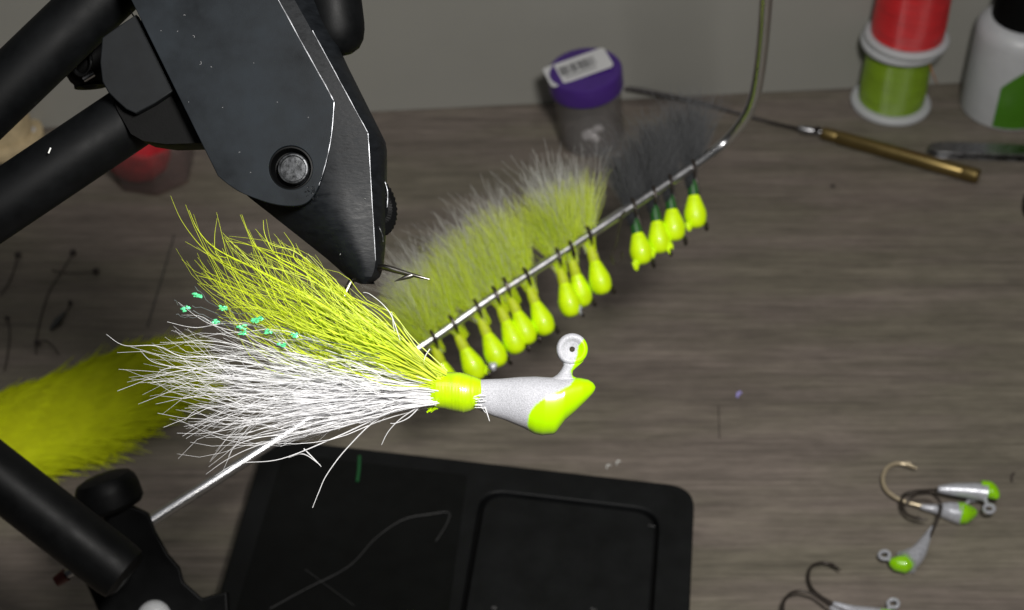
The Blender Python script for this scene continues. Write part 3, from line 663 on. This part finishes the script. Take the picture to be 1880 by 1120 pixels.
o = marabou(800, 2.05, .22, thin=.0075).build('tail', M['marabou_yellow'], yel[0], smooth=80, att=True); o['kind'] = 'stuff'
o = marabou(150, 2.75, .22, thin=.0065).build('tail_tips', M['marabou_pale'], yel[0], smooth=80); o['kind'] = 'stuff'; o['label'] = 'pale long fibres at the end of the tail'
tail2 = marabou(800, 2.15, .24, thin=.0075).build('tail', M['marabou_yellow'], None, smooth=80, att=True); tail2m = tail2.data; bpy.data.objects.remove(tail2)
tip2 = marabou(150, 2.85, .2, thin=.0065).build('tail_tips', M['marabou_pale'], None, smooth=80); tip2m = tip2.data; bpy.data.objects.remove(tip2)
blk = hang_proto('marabou_jig', 'x', 'fishing jig', 1)
o = marabou(800, 2.3, .20, thin=.0075).build('tail', M['marabou_black'], blk, smooth=80, att=True); o['kind'] = 'stuff'
ROD = (P(1290, 293, rod_depth(1290)) - P(285, 952, rod_depth(285))).normalized()
YEL = [((792, 620), (822, 700)), ((830, 594), (870, 674)), ((874, 566), (911, 652)), ((909, 542), (948, 636)), ((929, 526), (964, 609)), ((964, 508), (998, 594)), ((1023, 471), (1049, 570)), ((1045, 456), (1067, 539)), ((1078, 431), (1104, 522))]
YL = ['yellow headed marabou jig nearest the lower end, mostly hidden behind the big jig collar',
      'yellow headed marabou jig second from the lower left, just above the big jig collar',
      'yellow headed marabou jig third from the lower left end of the rod',
      'yellow headed marabou jig fourth from the lower left, head over the big jig body',
      'yellow headed marabou jig fifth from the lower left, tucked behind its left neighbour',
      'yellow headed marabou jig sixth from the lower left, just left of the big jig eye',
      'yellow headed marabou jig right above the big jig eye, third highest yellow',
      'yellow headed marabou jig with the second highest head among the yellow tails',
      'yellow tailed marabou jig highest on the rod, next to the black tailed ones']
BLK = [((1161, 380), (1180, 477)), ((1199, 357), (1212, 455)), ((1228, 336), (1239, 433)), ((1270, 309), (1278, 408))]
BL = ['black tailed jig with green wrap, lowest of the four on the rod', 'black tailed jig with green wrap, second lowest of the four',
      'black tailed jig with green wrap, second highest of the four black tailed ones', 'black tailed jig with green wrap, highest and nearest the rod bend']
def place(t, rodpx, headpx, label, group, zrot=0):
    rd = rod_depth(rodpx[0]); p0 = P(*rodpx, rd); L0 = 1.2
    # head point at distance 1.2 along the ray, nearer/farther as the length asks
    v_ = (P(*headpx, 1) - CAM); best = None
    for i in range(-60, 61):
        dd = rd + i * .03; q = CAM + v_ * dd; e_ = abs((q - p0).length - L0) + (0.0 if q.z < p0.z else 9) + .02 * abs(i * .03)
        if best is None or e_ < best[0]: best = (e_, q)
    zdir = (p0 - best[1]).normalized(); xdir = (ROD - zdir * ROD.dot(zdir)).normalized(); ydir = zdir.cross(xdir)
    m_ = Matrix((xdir, ydir, zdir)).transposed().to_4x4(); m_.translation = p0 + zdir * 0.0
    t.matrix_world = m_ @ Matrix.Rotation(zrot, 4, 'Z')
    t['label'] = label; t['group'] = group
protoY = yel[0]
for i, (rp_, hp_) in enumerate(YEL):
    t = protoY if i == 0 else copy_tree(protoY)
    place(t, rp_, hp_, YL[i], 'yellow marabou jigs hanging on the rod', R_(-.15, .15))
    if i in (1, 2, 6, 7):
        mb = MB(); sx_ = -1 if i in (2, 7) else 1
        for _ in range(4): mb.ball((sx_ * .2 + R_(-.05, .05), -.1 + R_(-.05, .05), -1.42 + R_(-.1, .08)), .07, .06, .08, 8, 6, .25)
        mb.build('paint_drip', M['silver_body' if i in (6, 2) else 'rack_head'], t)
    if i % 2 == 1:
        for ch in t.children:
            if ch.name.startswith('tail_tips'): ch.data = tip2m
            elif ch.name.startswith('tail'): ch.data = tail2m
    for ch in t.children:
        if 'tail' in ch.name:
            f = interp([(0, .9), (5, .95), (6, .92), (7, .90), (8, .82)], i); ch.scale = (1, 1, f * R_(.94, 1.06)); ch.rotation_euler = (R_(-.05, .05), -.30 + .035 * i + R_(-.05, .05), 0)
for i, (rp_, hp_) in enumerate(BLK):
    t = blk if i == 0 else copy_tree(blk)
    place(t, rp_, hp_, BL[i], 'black marabou jigs hanging on the rod', R_(-.1, .1))
    if i in (0, 1):
        mb = MB()
        for _ in range(4): mb.ball(((.2 if i else -.22) + R_(-.05, .05), -.1 + R_(-.05, .05), -1.35 + R_(-.12, .08)), .07, .06, .1, 8, 6, .25)
        mb.build('paint_drip', M['rack_head'], t)
    for ch in t.children:
        if ch.name.startswith('head'): ch.scale = (R_(.98, 1.1), 1, R_(.93, 1.0))
        if 'tail' in ch.name: ch.scale = (1, 1, R_(.85, 1.05)); ch.rotation_euler = (R_(-.05, .05), R_(-.05, .12), 0)

# ------------------------------------------------------------------ vial with purple cap
q = D(1088, 258); dq = dep(q); cmpx = dq / FPX
vt = Matrix.Translation(q) @ Matrix.Rotation(math.radians(-7), 4, 'Y') @ Matrix.Rotation(math.radians(2), 4, 'X')
vial = empty('vial', vt, 'clear plastic vial with purple cap and a white barcode label stuck over it', 'vial')
VR = 60 * cmpx; H = 2.5
mb = MB(); mb.lathe([(VR * .86, .10), (VR * .95, .14), (VR, .3), (VR, H), (VR * .9, H), (VR * .9, .34), (VR * .8, .22), (.01, .2)], seg=48)
mb.f = mb.f[:-2] ; base = len(mb.v); 
mb.build('glass', M['clear'], vial)
mb = MB(); mb.lathe([(VR * .84, .02), (VR * .88, .1), (VR * .84, .25), (VR * .6, .33), (VR * .3, .38), (.01, .39)], seg=40, jitter=lambda k, z: 1 + .03 * math.sin(k * .9)); mb.build('vial_bottom', M['thick_glass'], vial)
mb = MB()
for k in range(9): mb.ball((R_(-.3, .25), R_(-.55, -.15), .42 + R_(0, .25)), .17 * R_(.5, 1.2), .12, .10, 8, 6, .3, Matrix.Rotation(R_(0, 3), 3, 'X'))  # pale lumps added for the lamp's glint on the vial base
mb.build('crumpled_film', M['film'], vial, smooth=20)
mb = MB(); CR = 66 * cmpx
mb.lathe([(CR, H - .15), (CR, H + .45), (CR * .97, H + .53), (CR * .88, H + .56), (.01, H + .56)], seg=56, jitter=lambda k, z: 1 + (.01 if k % 2 else 0)); mb.build('cap', M['purple'], vial)
lm = Matrix.Translation((-.22, .04, H + .62)) @ Matrix.Rotation(math.radians(16), 4, 'Z') @ Matrix.Rotation(math.radians(-5), 4, 'Y')
def rrect(w_, h_, r, n=6):
    o_ = []
    for cx, cy, a0 in [(w_ / 2 - r, h_ / 2 - r, 0), (-w_ / 2 + r, h_ / 2 - r, 90), (-w_ / 2 + r, -h_ / 2 + r, 180), (w_ / 2 - r, -h_ / 2 + r, 270)]:
        for k in range(n + 1): a_ = math.radians(a0 + 90 * k / n); o_.append((cx + r * math.cos(a_), cy + r * math.sin(a_)))
    return o_
lab = plate('label', rrect(2.2, 1.15, .15), .03, M['label_white'], vial, lm, bevel=.006)
mb = MB(); x = -.62
while x < .62:
    w_ = random.choice([.018, .03, .05, .065]); mb.box(lm @ Vector((x + w_ / 2, .05, .004)), w_, .5, .004, lm.to_3x3()); x += w_ + random.choice([.02, .03, .045])
mb.box(lm @ Vector((0, -.33, .004)), 1.1, .05, .004, lm.to_3x3())
mb.build('barcode', M['ink'], lab)

# ------------------------------------------------------------------ spools
def spool(q, s, label, m, name='thread_spool', cat='thread spool', tw=.80, H=2.5):
    t = empty(name, Matrix.Translation(q), label, cat)
    R0 = s
    for z in (0, H - .28):
        mb = MB(); mb.lathe([(R0 * .9, z), (R0 * .98, z + .04), (R0, z + .12), (R0 * .99, z + .2), (R0 * .93, z + .27), (R0 * .5, z + .275), (.01, z + .28)], seg=56); mb.build('flange', M['white_plastic'], t)
    mb = MB(); T = R0 * tw
    pr = [(T * .95, .275)] + [(T * (1 + .004 * math.sin(i * 1.7)) * (1 - .02 * abs(i / 17 - .5)), .3 + (H - .62) * i / 35) for i in range(36)] + [(T * .95, H - .285)]
    mb.lathe(pr, seg=56); mb.build('thread_winding', m, t)
    return t
sq = D(1634, 192); sc_ = dep(sq) / FPX
SR = 73 * sc_
SH = 2.75
sp1 = spool(sq, SR, 'white spool wound with lime green thread standing under the red one', M['thread_green'], H=SH, tw=.82)
mb = MB(); mb.tube(smoothpts([(SR * .55, -SR * .80, SH - .3), (SR * .68, -SR * .85, SH - .7), (SR * .86, -SR * .66, SH - 1.2)], 5), .022, 6); mb.build('loose_thread', M['orange_thread'], sp1)
sp2 = spool(sq + Vector((.12, -.05, SH + .005)), SR * 1.03, 'white spool wound with red thread stacked on the green one', M['thread_red'], H=SH, tw=.86)

# ------------------------------------------------------------------ bottle
bq = D(1842, 196); bs = dep(bq) / FPX
bot_ = empty('glue_bottle', Matrix.Translation(bq), 'white bottle with black cap and green label at the right edge', 'bottle')
BR = 80 * bs
mb = MB(); mb.lathe([(BR * .9, 0), (BR * .98, .05), (BR, .15), (BR, 3.1), (BR * .985, 3.3), (BR * .92, 3.5), (BR * .80, 3.64), (BR * .72, 3.7), (.01, 3.71)], seg=56); mb.build('body', M['white_plastic'], bot_)
mb = MB(); mb.lathe([(BR * .70, 3.6), (BR * .72, 3.75), (BR * .72, 5.6), (BR * .68, 5.75), (.01, 5.8)], seg=48, jitter=lambda k, z: 1 + (.012 if k % 2 else 0)); mb.build('cap', M['black_deep'], bot_)
mb = MB(); vs = []; fs_ = []; A0, A1 = math.radians(-118), math.radians(60); NN = 22
for i in range(NN + 1):
    a_ = A0 + (A1 - A0) * i / NN; e0 = 1 - min(1, i / 7.0); top_ = 2.85 - 1.1 * e0 ** 2; bo = .15 + .0 * e0
    for rr in (BR * 1.004, BR * 1.016):
        vs += [(rr * math.cos(a_), rr * math.sin(a_), bo), (rr * math.cos(a_), rr * math.sin(a_), top_)]
for i in range(NN):
    o0 = i * 4; o1 = o0 + 4
    fs_ += [(o0 + 2, o1 + 2, o1 + 3, o0 + 3), (o0, o0 + 1, o1 + 1, o1), (o0 + 1, o0 + 3, o1 + 3, o1 + 1), (o0, o1, o1 + 2, o0 + 2)]
fs_ += [(0, 2, 3, 1), (NN * 4, NN * 4 + 1, NN * 4 + 3, NN * 4 + 2)]
mb.add(vs, fs_); mb.build('label', M['green_plastic'], bot_)

# ------------------------------------------------------------------ bodkin, tweezers, black lid at the edge
h0, h1 = D(1508, 243, .32), D(1798, 324, .32)
bod = empty('dubbing_needle', Matrix.Translation(h0), 'brass handled needle tool lying on the desk below the stacked spools', 'needle tool')
bi = bod.matrix_world.inverted()
mb = MB(); ln = (h1 - h0).length
mb.lathe([(.14, 0), (.20, .04), (.22, .12), (.22, .5), (.21, .55), (.24, .62), (.25, ln * .7), (.26, ln - .62), (.24, ln - .56), (.26, ln - .5), (.26, ln - .08), (.22, ln), (.01, ln)], h0, h1 - h0, 24)
mb.build('handle', M['brass'], bod, inv=bi, smooth=25)
fer = D(1466, 236, .34)
mb = MB(); mb.lathe([(.10, 0), (.13, .1), (.15, .3), (.12, .8), (.07, (h0 - fer).length)][::1], fer, h0 - fer, 16); mb.build('ferrule', M['tool_steel'], bod, inv=bi)
tipd = w0 + wd * ((D(1145, 176) - w0).dot(wd)); tip = P(1147, 162, dep(tipd) - .3)
mb = MB(); q = smoothpts([fer, P(1400, 221, dep(D(1400, 226))), P(1300, 192, dep(D(1300, 205)) - .2), P(1230, 176, dep(D(1230, 195)) - .2), tip], 6); mb.tube(q, [.055 + .05 * (i / len(q)) ** 2 for i in range(len(q))], 10); mb.build('needle', M['dark_wire'], bod, inv=bi)
# tweezers
t0, t1 = D(1700, 276, .1), D(1960, 288, .1)
twm = Matrix.Translation(t0); ang = math.atan2((t1 - t0).y, (t1 - t0).x); twm = twm @ Matrix.Rotation(ang, 4, 'Z')
tw = empty('tweezers', twm, 'grey steel tweezers with rounded end lying on the desk at the right edge', 'tweezers')
outl = [(0, 0), (.1, .22), (.35, .33), (.8, .36), (2.0, .33), (5.2, .30), (5.2, -.30), (2.0, -.33), (.8, -.36), (.35, -.33), (.1, -.2)]
plate('arm', outl, .09, M['tool_steel'], tw, Matrix.Translation((0, 0, .0)), bevel=.02)
plate('arm', [(x, y * .95) for x, y in outl], .09, M['tool_steel'], tw, Matrix.Translation((.05, -.02, .17)) @ Matrix.Rotation(math.radians(-1.2), 4, 'Y'), bevel=.02)
bx = D(1925, 392)
lid = empty('black_lid', Matrix.Translation(bx), 'round black lid just entering the picture at the right edge', 'lid')
mb = MB(); mb.lathe([(.8, 0), (.85, .05), (.86, .5), (.82, .58), (.7, .6), (.01, .6)], seg=48, jitter=lambda k, z: 1 + (.012 if k % 2 else 0)); mb.build('rim', M['black_satin'], lid)
mb = MB(); mb.lathe([(.5, .6), (.5, .68), (.42, .72), (.01, .72)], seg=40); mb.build('top_disc', M['black_deep'], lid)

# ------------------------------------------------------------------ black flat box with square tray, bottom
BH = 1.1
bxm = Matrix.Translation(D(900, 1000, 0))
box = empty('pocket_scale', bxm, 'flat black plastic pocket scale with a square platform, below the big jig', 'scale')
bi = bxm.inverted()
def roundpoly(pts, rad, n=7):
    o_ = []
    for i, p1 in enumerate(pts):
        p0, p2 = Vector(pts[i - 1]), Vector(pts[(i + 1) % len(pts)]); p1 = Vector(p1); r = rad[i]
        a_, b_ = (p0 - p1).normalized() * r, (p2 - p1).normalized() * r
        for k in range(n + 1): t = k / n; o_.append(tuple((p1 + a_) * (1 - t) ** 2 + p1 * 2 * t * (1 - t) + (p1 + b_) * t * t))
    return o_
def tz(lst): return [(D(x, y, BH).x, D(x, y, BH).y) for x, y in lst]
outb = roundpoly(tz([(488, 803), (1276, 893), (1262, 1230), (330, 1330)]), [.25, .75, .6, .4])
inn = roundpoly(tz([(884, 898), (1212, 936), (1192, 1220), (830, 1220)]), [.7, .7, .5, .5])
inn2 = roundpoly(tz([(892, 905), (1205, 942), (1185, 1212), (838, 1212)]), [.65, .65, .45, .45])
plate('case', outb, BH - .03, M['box_black'], box, Matrix.Translation((0, 0, BH)), holes=[inn], bevel=.05, inv=bi)
plate('tray_floor', inn, .1, M['groove'], box, Matrix.Translation((0, 0, BH - .35)), bevel=.005, inv=bi)
plate('weighing_platform', inn2, .22, M['box_black'], box, Matrix.Translation((0, 0, BH - .03)), bevel=.04, inv=bi)
gl = roundpoly(tz([(520, 832), (858, 872), (812, 1210), (400, 1230)]), [.15] * 4)
plate('display_window', gl, .05, M['box_gloss'], box, Matrix.Translation((0, 0, BH + .012)), bevel=.01, inv=bi)
def on(px, py, z): return D(px, py, z)
mb = MB(); mb.tube(smoothpts([on(x, y, BH + .03) for x, y in [(495, 1118), (560, 1082), (640, 1040), (690, 988), (740, 954), (790, 944), (824, 941), (820, 962), (800, 994)]], 6), .012, 6)  # curved reflection on the scale, put in as a thin grey tube
tag(mb.build('loose_thread', M['grey_fibre']), 'fine grey thread curling across the black scale', 'thread')
mb = MB(); mb.tube([on(656, 884, BH + .03), on(659, 862, BH + .05), on(660, 838, BH + .03)], .045, 6)  # green reflection on the glossy scale, put in as a solid strip
tag(mb.build('tinsel_scrap', mat('tinsel', (0.02, 0.12, 0.04), .3, .3)), 'short dark green tinsel scrap on the black scale', 'tinsel')
mb = MB(); mb.tube(smoothpts([on(560, 1045, BH + .03), on(600, 1075, BH + .03), on(650, 1112, BH + .03)], 5), .008, 5)
tag(mb.build('fibre', M['grey_fibre']), 'straight faint fibre crossing the curled thread on the scale', 'fibre')
for i, (x, y, lb) in enumerate([(905, 1116, 'pale crumb at the lower left of the weighing platform'), (1088, 1118, 'pale crumb at the lower middle of the weighing platform'), (1195, 965, 'pale crumb near the upper right corner of the weighing platform')]):
    mb = MB()
    for _ in range(5): mb.ball(on(x + R_(-6, 6), y + R_(-3, 3), BH + .0), .04 * R_(.5, 1.2), .03, .02, 7, 5, .3)
    tag(mb.build('crumb', M['grey_fibre']), lb, 'crumb')

# ------------------------------------------------------------------ loose jigs, bottom right
def loose(label, hook, body, nose, eye, hm, wid=1.0, z=.25, hr=.04, nosew=None):
    c0 = D(*body[0]); t = empty('loose_jig', Matrix.Translation(c0), label, 'fishing jig'); i_ = t.matrix_world.inverted()
    hz = [h if len(h) > 2 else (h[0], h[1], z) for h in hook]
    q = smoothpts([D(x, y, zz) for x, y, zz in hz], 6); n = len(q)
    mb = MB(); mb.tube(q, [hr * min(1, .15 + i / 4) for i in range(n)], 10)
    b_ = q[3]; mb.tube([b_, b_ + (q[7] - q[0]).normalized() * .18 + Vector((0, 0, .1))], [.03, .006], 8)
    mb.build('hook', M[hm], t, inv=i_, smooth=50)
    def spine(lst, k=6): return smoothpts([D(x, y, z) for x, y, _ in lst], k), [r for r in sum([[a[2] + (b[2] - a[2]) * k2 / k for k2 in range(k)] for a, b in zip(lst, lst[1:])], [])] + [lst[-1][2]]
    s_, r = spine(body); mb = MB(); mb.tube(s_, r, 18); mb.build('body', M['silver_body'], t, inv=i_, smooth=60)
    s_, r = spine(nose); mb = MB(); mb.tube(s_, r, 18); mb.build('nose', M['loose_green'], t, inv=i_, smooth=60)
    if eye:
        c = D(*eye, z); mb = MB(); pts = [c + Vector((.13 * math.cos(a_ / 14 * 6.283), .13 * math.sin(a_ / 14 * 6.283), .03 * math.cos(a_ / 14 * 6.283))) for a_ in range(15)]; mb.tube(pts, .045, 8)
        e_ = D(nose[0][0], nose[0][1], z); mb.tube([c + (e_ - c).normalized() * .13, e_], .05, 8); mb.build('line_eye', M['silver_body'], t, inv=i_)
    return t
loose('loose silver jig with pale gold hook bend at the upper left of the pile', [(1684, 860, .3), (1665, 853), (1645, 851), (1628, 860), (1621, 880), (1628, 900), (1650, 916), (1680, 926), (1710, 933), (1735, 937)],
      [(1690, 930, .06), (1715, 934, .12), (1740, 938, .24), (1765, 944, .30)], [(1758, 942, .30), (1772, 942, .29), (1786, 940, .16), (1792, 938, .05)], (1786, 912), 'hook_gold', hr=.05)
loose('loose silver jig lying along the top of the pile with green tipped head', [(1705, 955, .5), (1680, 951, .45), (1663, 942, .4), (1655, 925, .4), (1660, 908, .45), (1680, 902, .5), (1705, 900, .5), (1735, 898, .45)],
      [(1722, 898, .08), (1750, 899, .17), (1790, 902, .23), (1812, 905, .24)], [(1800, 898, .24), (1815, 900, .25), (1826, 908, .16), (1832, 915, .04)], (1816, 934), 'hook_dark', z=.55)
loose('loose dark hooked jig pointing down left from the pile, green nose lowest', [(1662, 930, .9), (1672, 914, 1.0), (1690, 906, 1.0), (1712, 908, .9), (1727, 925, .7), (1725, 945, .6), (1712, 975, .4), (1700, 1000, .3)],
      [(1712, 968, .05), (1700, 990, .12), (1685, 1015, .22), (1664, 1032, .33)], [(1634, 1030, .08), (1645, 1034, .2), (1662, 1036, .24), (1674, 1036, .12)], (1624, 1019), 'hook_dark', z=.3)
loose('loose dark hook jig at the bottom edge, its bend higher than its neighbour', [(1545, 1048, .3), (1525, 1036), (1508, 1033), (1490, 1040), (1484, 1060), (1492, 1082), (1515, 1100), (1550, 1116), (1575, 1122)],
      [(1530, 1108, .06), (1560, 1118, .1), (1590, 1128, .2), (1620, 1136, .28)], [(1615, 1136, .28), (1640, 1140, .26), (1655, 1142, .08)], (1640, 1108), 'hook_dark')
loose('loose dark hook jig at the bottom edge, leftmost and lower bend', [(1440, 1140, .5), (1438, 1110, .5), (1448, 1092, .5), (1468, 1085, .5), (1495, 1092, .5), (1520, 1110, .5), (1545, 1128, .5)],
      [(1525, 1115, .05), (1545, 1130, .12), (1570, 1145, .2), (1590, 1160, .26)], [(1588, 1158, .26), (1610, 1170, .2), (1620, 1175, .06)], None, 'hook_dark', z=.5)

# ------------------------------------------------------------------ dyed bucktail patch, left
pc = D(170, 745)
patch = empty('dyed_bucktail', Matrix.Translation(pc), 'clump of dyed yellow bucktail hair lying on the desk at the left edge', 'bucktail')
pi_ = patch.matrix_world.inverted()
spn = [D(x, y) for x, y in [(-120, 890), (40, 815), (150, 775), (250, 725), (345, 690)]]
sw = [1.9, 1.7, 1.55, 1.25, .6]
sps = smoothpts(spn, 8); rings = []
for i, c in enumerate(sps):
    t = (sps[min(i + 1, len(sps) - 1)] - sps[max(i - 1, 0)]).normalized(); nn = Vector((-t.y, t.x, 0)); wv = interp(list(zip([0, 8, 16, 24, 32], sw)), i)
    rings.append([c + nn * wv * .86 * math.cos(k / 20 * 6.283) * (1 + .08 * math.sin(i * .9 + k)) + Vector((0, 0, .5 + .5 * wv / 2.3 * math.sin(k / 20 * 6.283) * (1 + .12 * math.sin(i * 1.3 + k * 2)))) for k in range(20)])
mb = MB(); mb.loft(rings); mb.build('hide', M['bucktail_dyed'], patch, inv=pi_, smooth=80)
mb = MB()
for k in range(5000):
    s_ = random.random() ** .8 * (len(sps) - 4); i = int(s_); c = sps[i]; t = (sps[i + 1] - sps[i]).normalized(); nn = Vector((-t.y, t.x, 0))
    wv = interp(list(zip([0, 8, 16, 24, 32], sw)), i); a_ = R_(-.2, 3.34)
    p0 = c + nn * wv * .9 * math.cos(a_) + Vector((0, 0, max(.05, .45 + .55 * wv / 2.3 * math.sin(a_))))
    d = (t + nn * (math.cos(a_) * .18 + random.gauss(0, .13)) + Vector((0, 0, random.gauss(-.02, .03)))).normalized(); l_ = R_(.8, 1.8); cv = random.gauss(0, .2)
    q = [p0 + d * l_ * u + nn * cv * u * u + Vector((0, 0, -.25 * u * u)) for u in (0, .25, .5, .75, 1)]
    q = [Vector((x.x, x.y, max(.03, x.z))) for x in q]; mb.tube(q, [.022, .021, .019, .014, .006], 3, cap=False)
o = mb.build('hair', M['bucktail_dyed'], patch, inv=pi_, smooth=80); o['kind'] = 'stuff'

# ------------------------------------------------------------------ red fluff in a clear cup; cream spool; far left
rq = D(285, 318)
cup = empty('clear_cup', Matrix.Translation(rq), 'clear plastic cup with a flared rim beside the vise behind the big jig', 'cup')
mb = MB(); mb.lathe([(1.30, 0.0), (1.36, .1), (1.85, 2.0), (1.80, 2.0), (1.31, .14), (.01, .12)], seg=7); mb.f = mb.f[:-1]; mb.build('cup_wall', M['clear_cup'], cup, smooth=20)
mb = MB(); mb.ball((0, 0, 1.25), 1.08, .95, 1.05, 30, 18, .03); o = mb.build('pom_pom', M['red_fluff'], None, smooth=80); o.location = D(262, 330) + Vector((0, 0, -.1))
tag(o, 'round red pom pom sitting in the clear cup behind the vise', 'pom pom')
cq = D(22, 245)
cr = empty('cream_spool', Matrix.Translation(D(12, 262)) @ Matrix.Diagonal((1.3, 1.3, 1.25, 1)), 'cream coloured spool seen between the two black arms at the left edge', 'spool')
mb = MB(); mb.lathe([(.9, 0), (1.0, .08), (1.0, .3), (.75, .36), (.72, 1.5), (.98, 1.56), (1.02, 1.7), (.95, 1.85), (.5, 1.88), (.01, 1.86)], seg=40); mb.build('body', M['cream'], cr)
mb = MB(); mb.lathe([(.35, 1.87), (.42, 1.93), (.3, 1.98), (.2, 1.95), (.01, 1.9)], seg=24); mb.build('hub', M['white_plastic'], cr)
mb = MB(); mb.ball(D(57, 244, .3), .25, .2, .25, 12, 8, .1); tag(mb.build('pearl_bead', M['pearl_clip']), 'small shiny white bead beside the cream spool', 'bead')  # white highlight of the cream spool, modelled as a small pale ball

# ------------------------------------------------------------------ stems and debris
def stem(label, pts, r=.02, head=.11):
    z0 = .12; t = empty('feather_stem', Matrix.Translation(D(*pts[0])), label, 'stem'); i_ = t.matrix_world.inverted()
    mb = MB(); mb.tube(smoothpts([D(x, y, .08) for x, y in pts], 6), r, 6); mb.build('stalk', M['dark_fibre'], t, inv=i_)
    mb = MB(); mb.ball(D(*pts[0], .12), head, head, head * .8, 10, 7, .12); mb.build('tip', M['dark_fibre'], t, inv=i_)
stem('thin stem with dark tip pointing up, tallest of the branching ones', [(134, 463), (112, 500), (92, 530), (78, 570), (68, 615), (66, 650)])
stem('thin stem with dark tip reaching right across its neighbour', [(176, 497), (150, 501), (120, 500), (95, 496)])
stem('short thin stem with dark tip just above the shiny sliver', [(129, 555), (122, 572), (108, 592)], head=.08)
stem('thin reddish stem with dark tip nearest the upper left edge', [(33, 467), (27, 490), (15, 520), (0, 540)])
stem('thin stem with dark tip low at the left edge', [(13, 583), (18, 610), (14, 650), (8, 680)], head=.08)
stem('bent dark stem with its knot above the yellow bucktail', [(68, 628), (82, 625), (96, 634), (108, 650)], head=.1)
mb = MB(); mb.tube([D(92, 605, .1), D(105, 590, .12), D(119, 573, .1)], [.03, .12, .03], 8); tag(mb.build('foil_sliver', M['grey_fibre']), 'small shiny grey foil sliver among the dark stems', 'foil')
mb = MB(); mb.tube(smoothpts([D(320, 430, .05), D(300, 500, .05), D(270, 600, .05)], 6), .018, 6); tag(mb.build('pale_fibre', M['grey_fibre']), 'long pale fibre running up the desk left of the tail', 'fibre')
mb = MB(); mb.tube(smoothpts([D(1354, 729, .05), D(1355, 722, .08), D(1360, 721, .05)], 4), .04, 6); tag(mb.build('lilac_fleck', M['lilac']), 'tiny lilac fleck on the bare desk right of the big jig', 'fleck')
for (x, y, lb, m_) in [(1117, 857, 'tiny pale curl on the desk above the scale, left one', 'dust'), (1135, 850, 'tiny pale curl on the desk above the scale, right one', 'dust')]:
    mb = MB(); mb.tube(smoothpts([D(x - 3, y + 3, .04), D(x - 2, y - 3, .06), D(x + 4, y - 3, .04)], 4), .018, 6); tag(mb.build('thread_curl', M[m_]), lb, 'thread curl')
mb = MB(); mb.ball(D(1529, 341, .04), .09, .08, .04, 9, 6, .2); tag(mb.build('dark_crumb', M['dark_fibre']), 'small dark crumb on the desk below the brass handle', 'crumb')
mb = MB(); mb.ball(D(1501, 237, .6), .13, .11, .1, 9, 6, .1); mb.build('handle_nub', M['dark_wire'], bod, inv=bod.matrix_world.inverted())
mb = MB(); mb.tube(smoothpts([D(1862, 868, .05), D(1857, 875, .05), D(1858, 884, .05)], 4), .03, 6); tag(mb.build('dark_fibre_scrap', M['dark_fibre']), 'short dark fibre right of the loose jigs at the edge', 'fibre')
mb = MB(); mb.tube(smoothpts([D(1319, 745, .03), D(1320, 775, .03), D(1321, 805, .03)], 3), .012, 5); tag(mb.build('desk_scratch_fibre', M['dark_fibre']), 'thin dark upright fibre on the desk under the lilac fleck', 'fibre')
mb = MB(); mb.ball(P(1135, 283, dep(D(1135, 283, .1))), .05, .05, .04, 8, 6); tag(mb.build('bright_crumb', M['dust']), 'tiny bright crumb at the right foot of the vial', 'crumb')
# a spare hook hanging between the two groups of jigs
t = empty('bare_hook', Matrix.Translation(P(1133, 400, 39.5)), 'blurred bare dark hook hanging between the yellow and black tailed jigs', 'hook'); i_ = t.matrix_world.inverted()
mb = MB(); mb.tube(smoothpts([P(x, y, 39.8) for x, y in [(1148, 388), (1140, 400), (1128, 455), (1122, 470), (1128, 483), (1140, 478), (1142, 462)]], 6), .03, 8); mb.build('wire', M['hook_dark'], t, inv=i_)
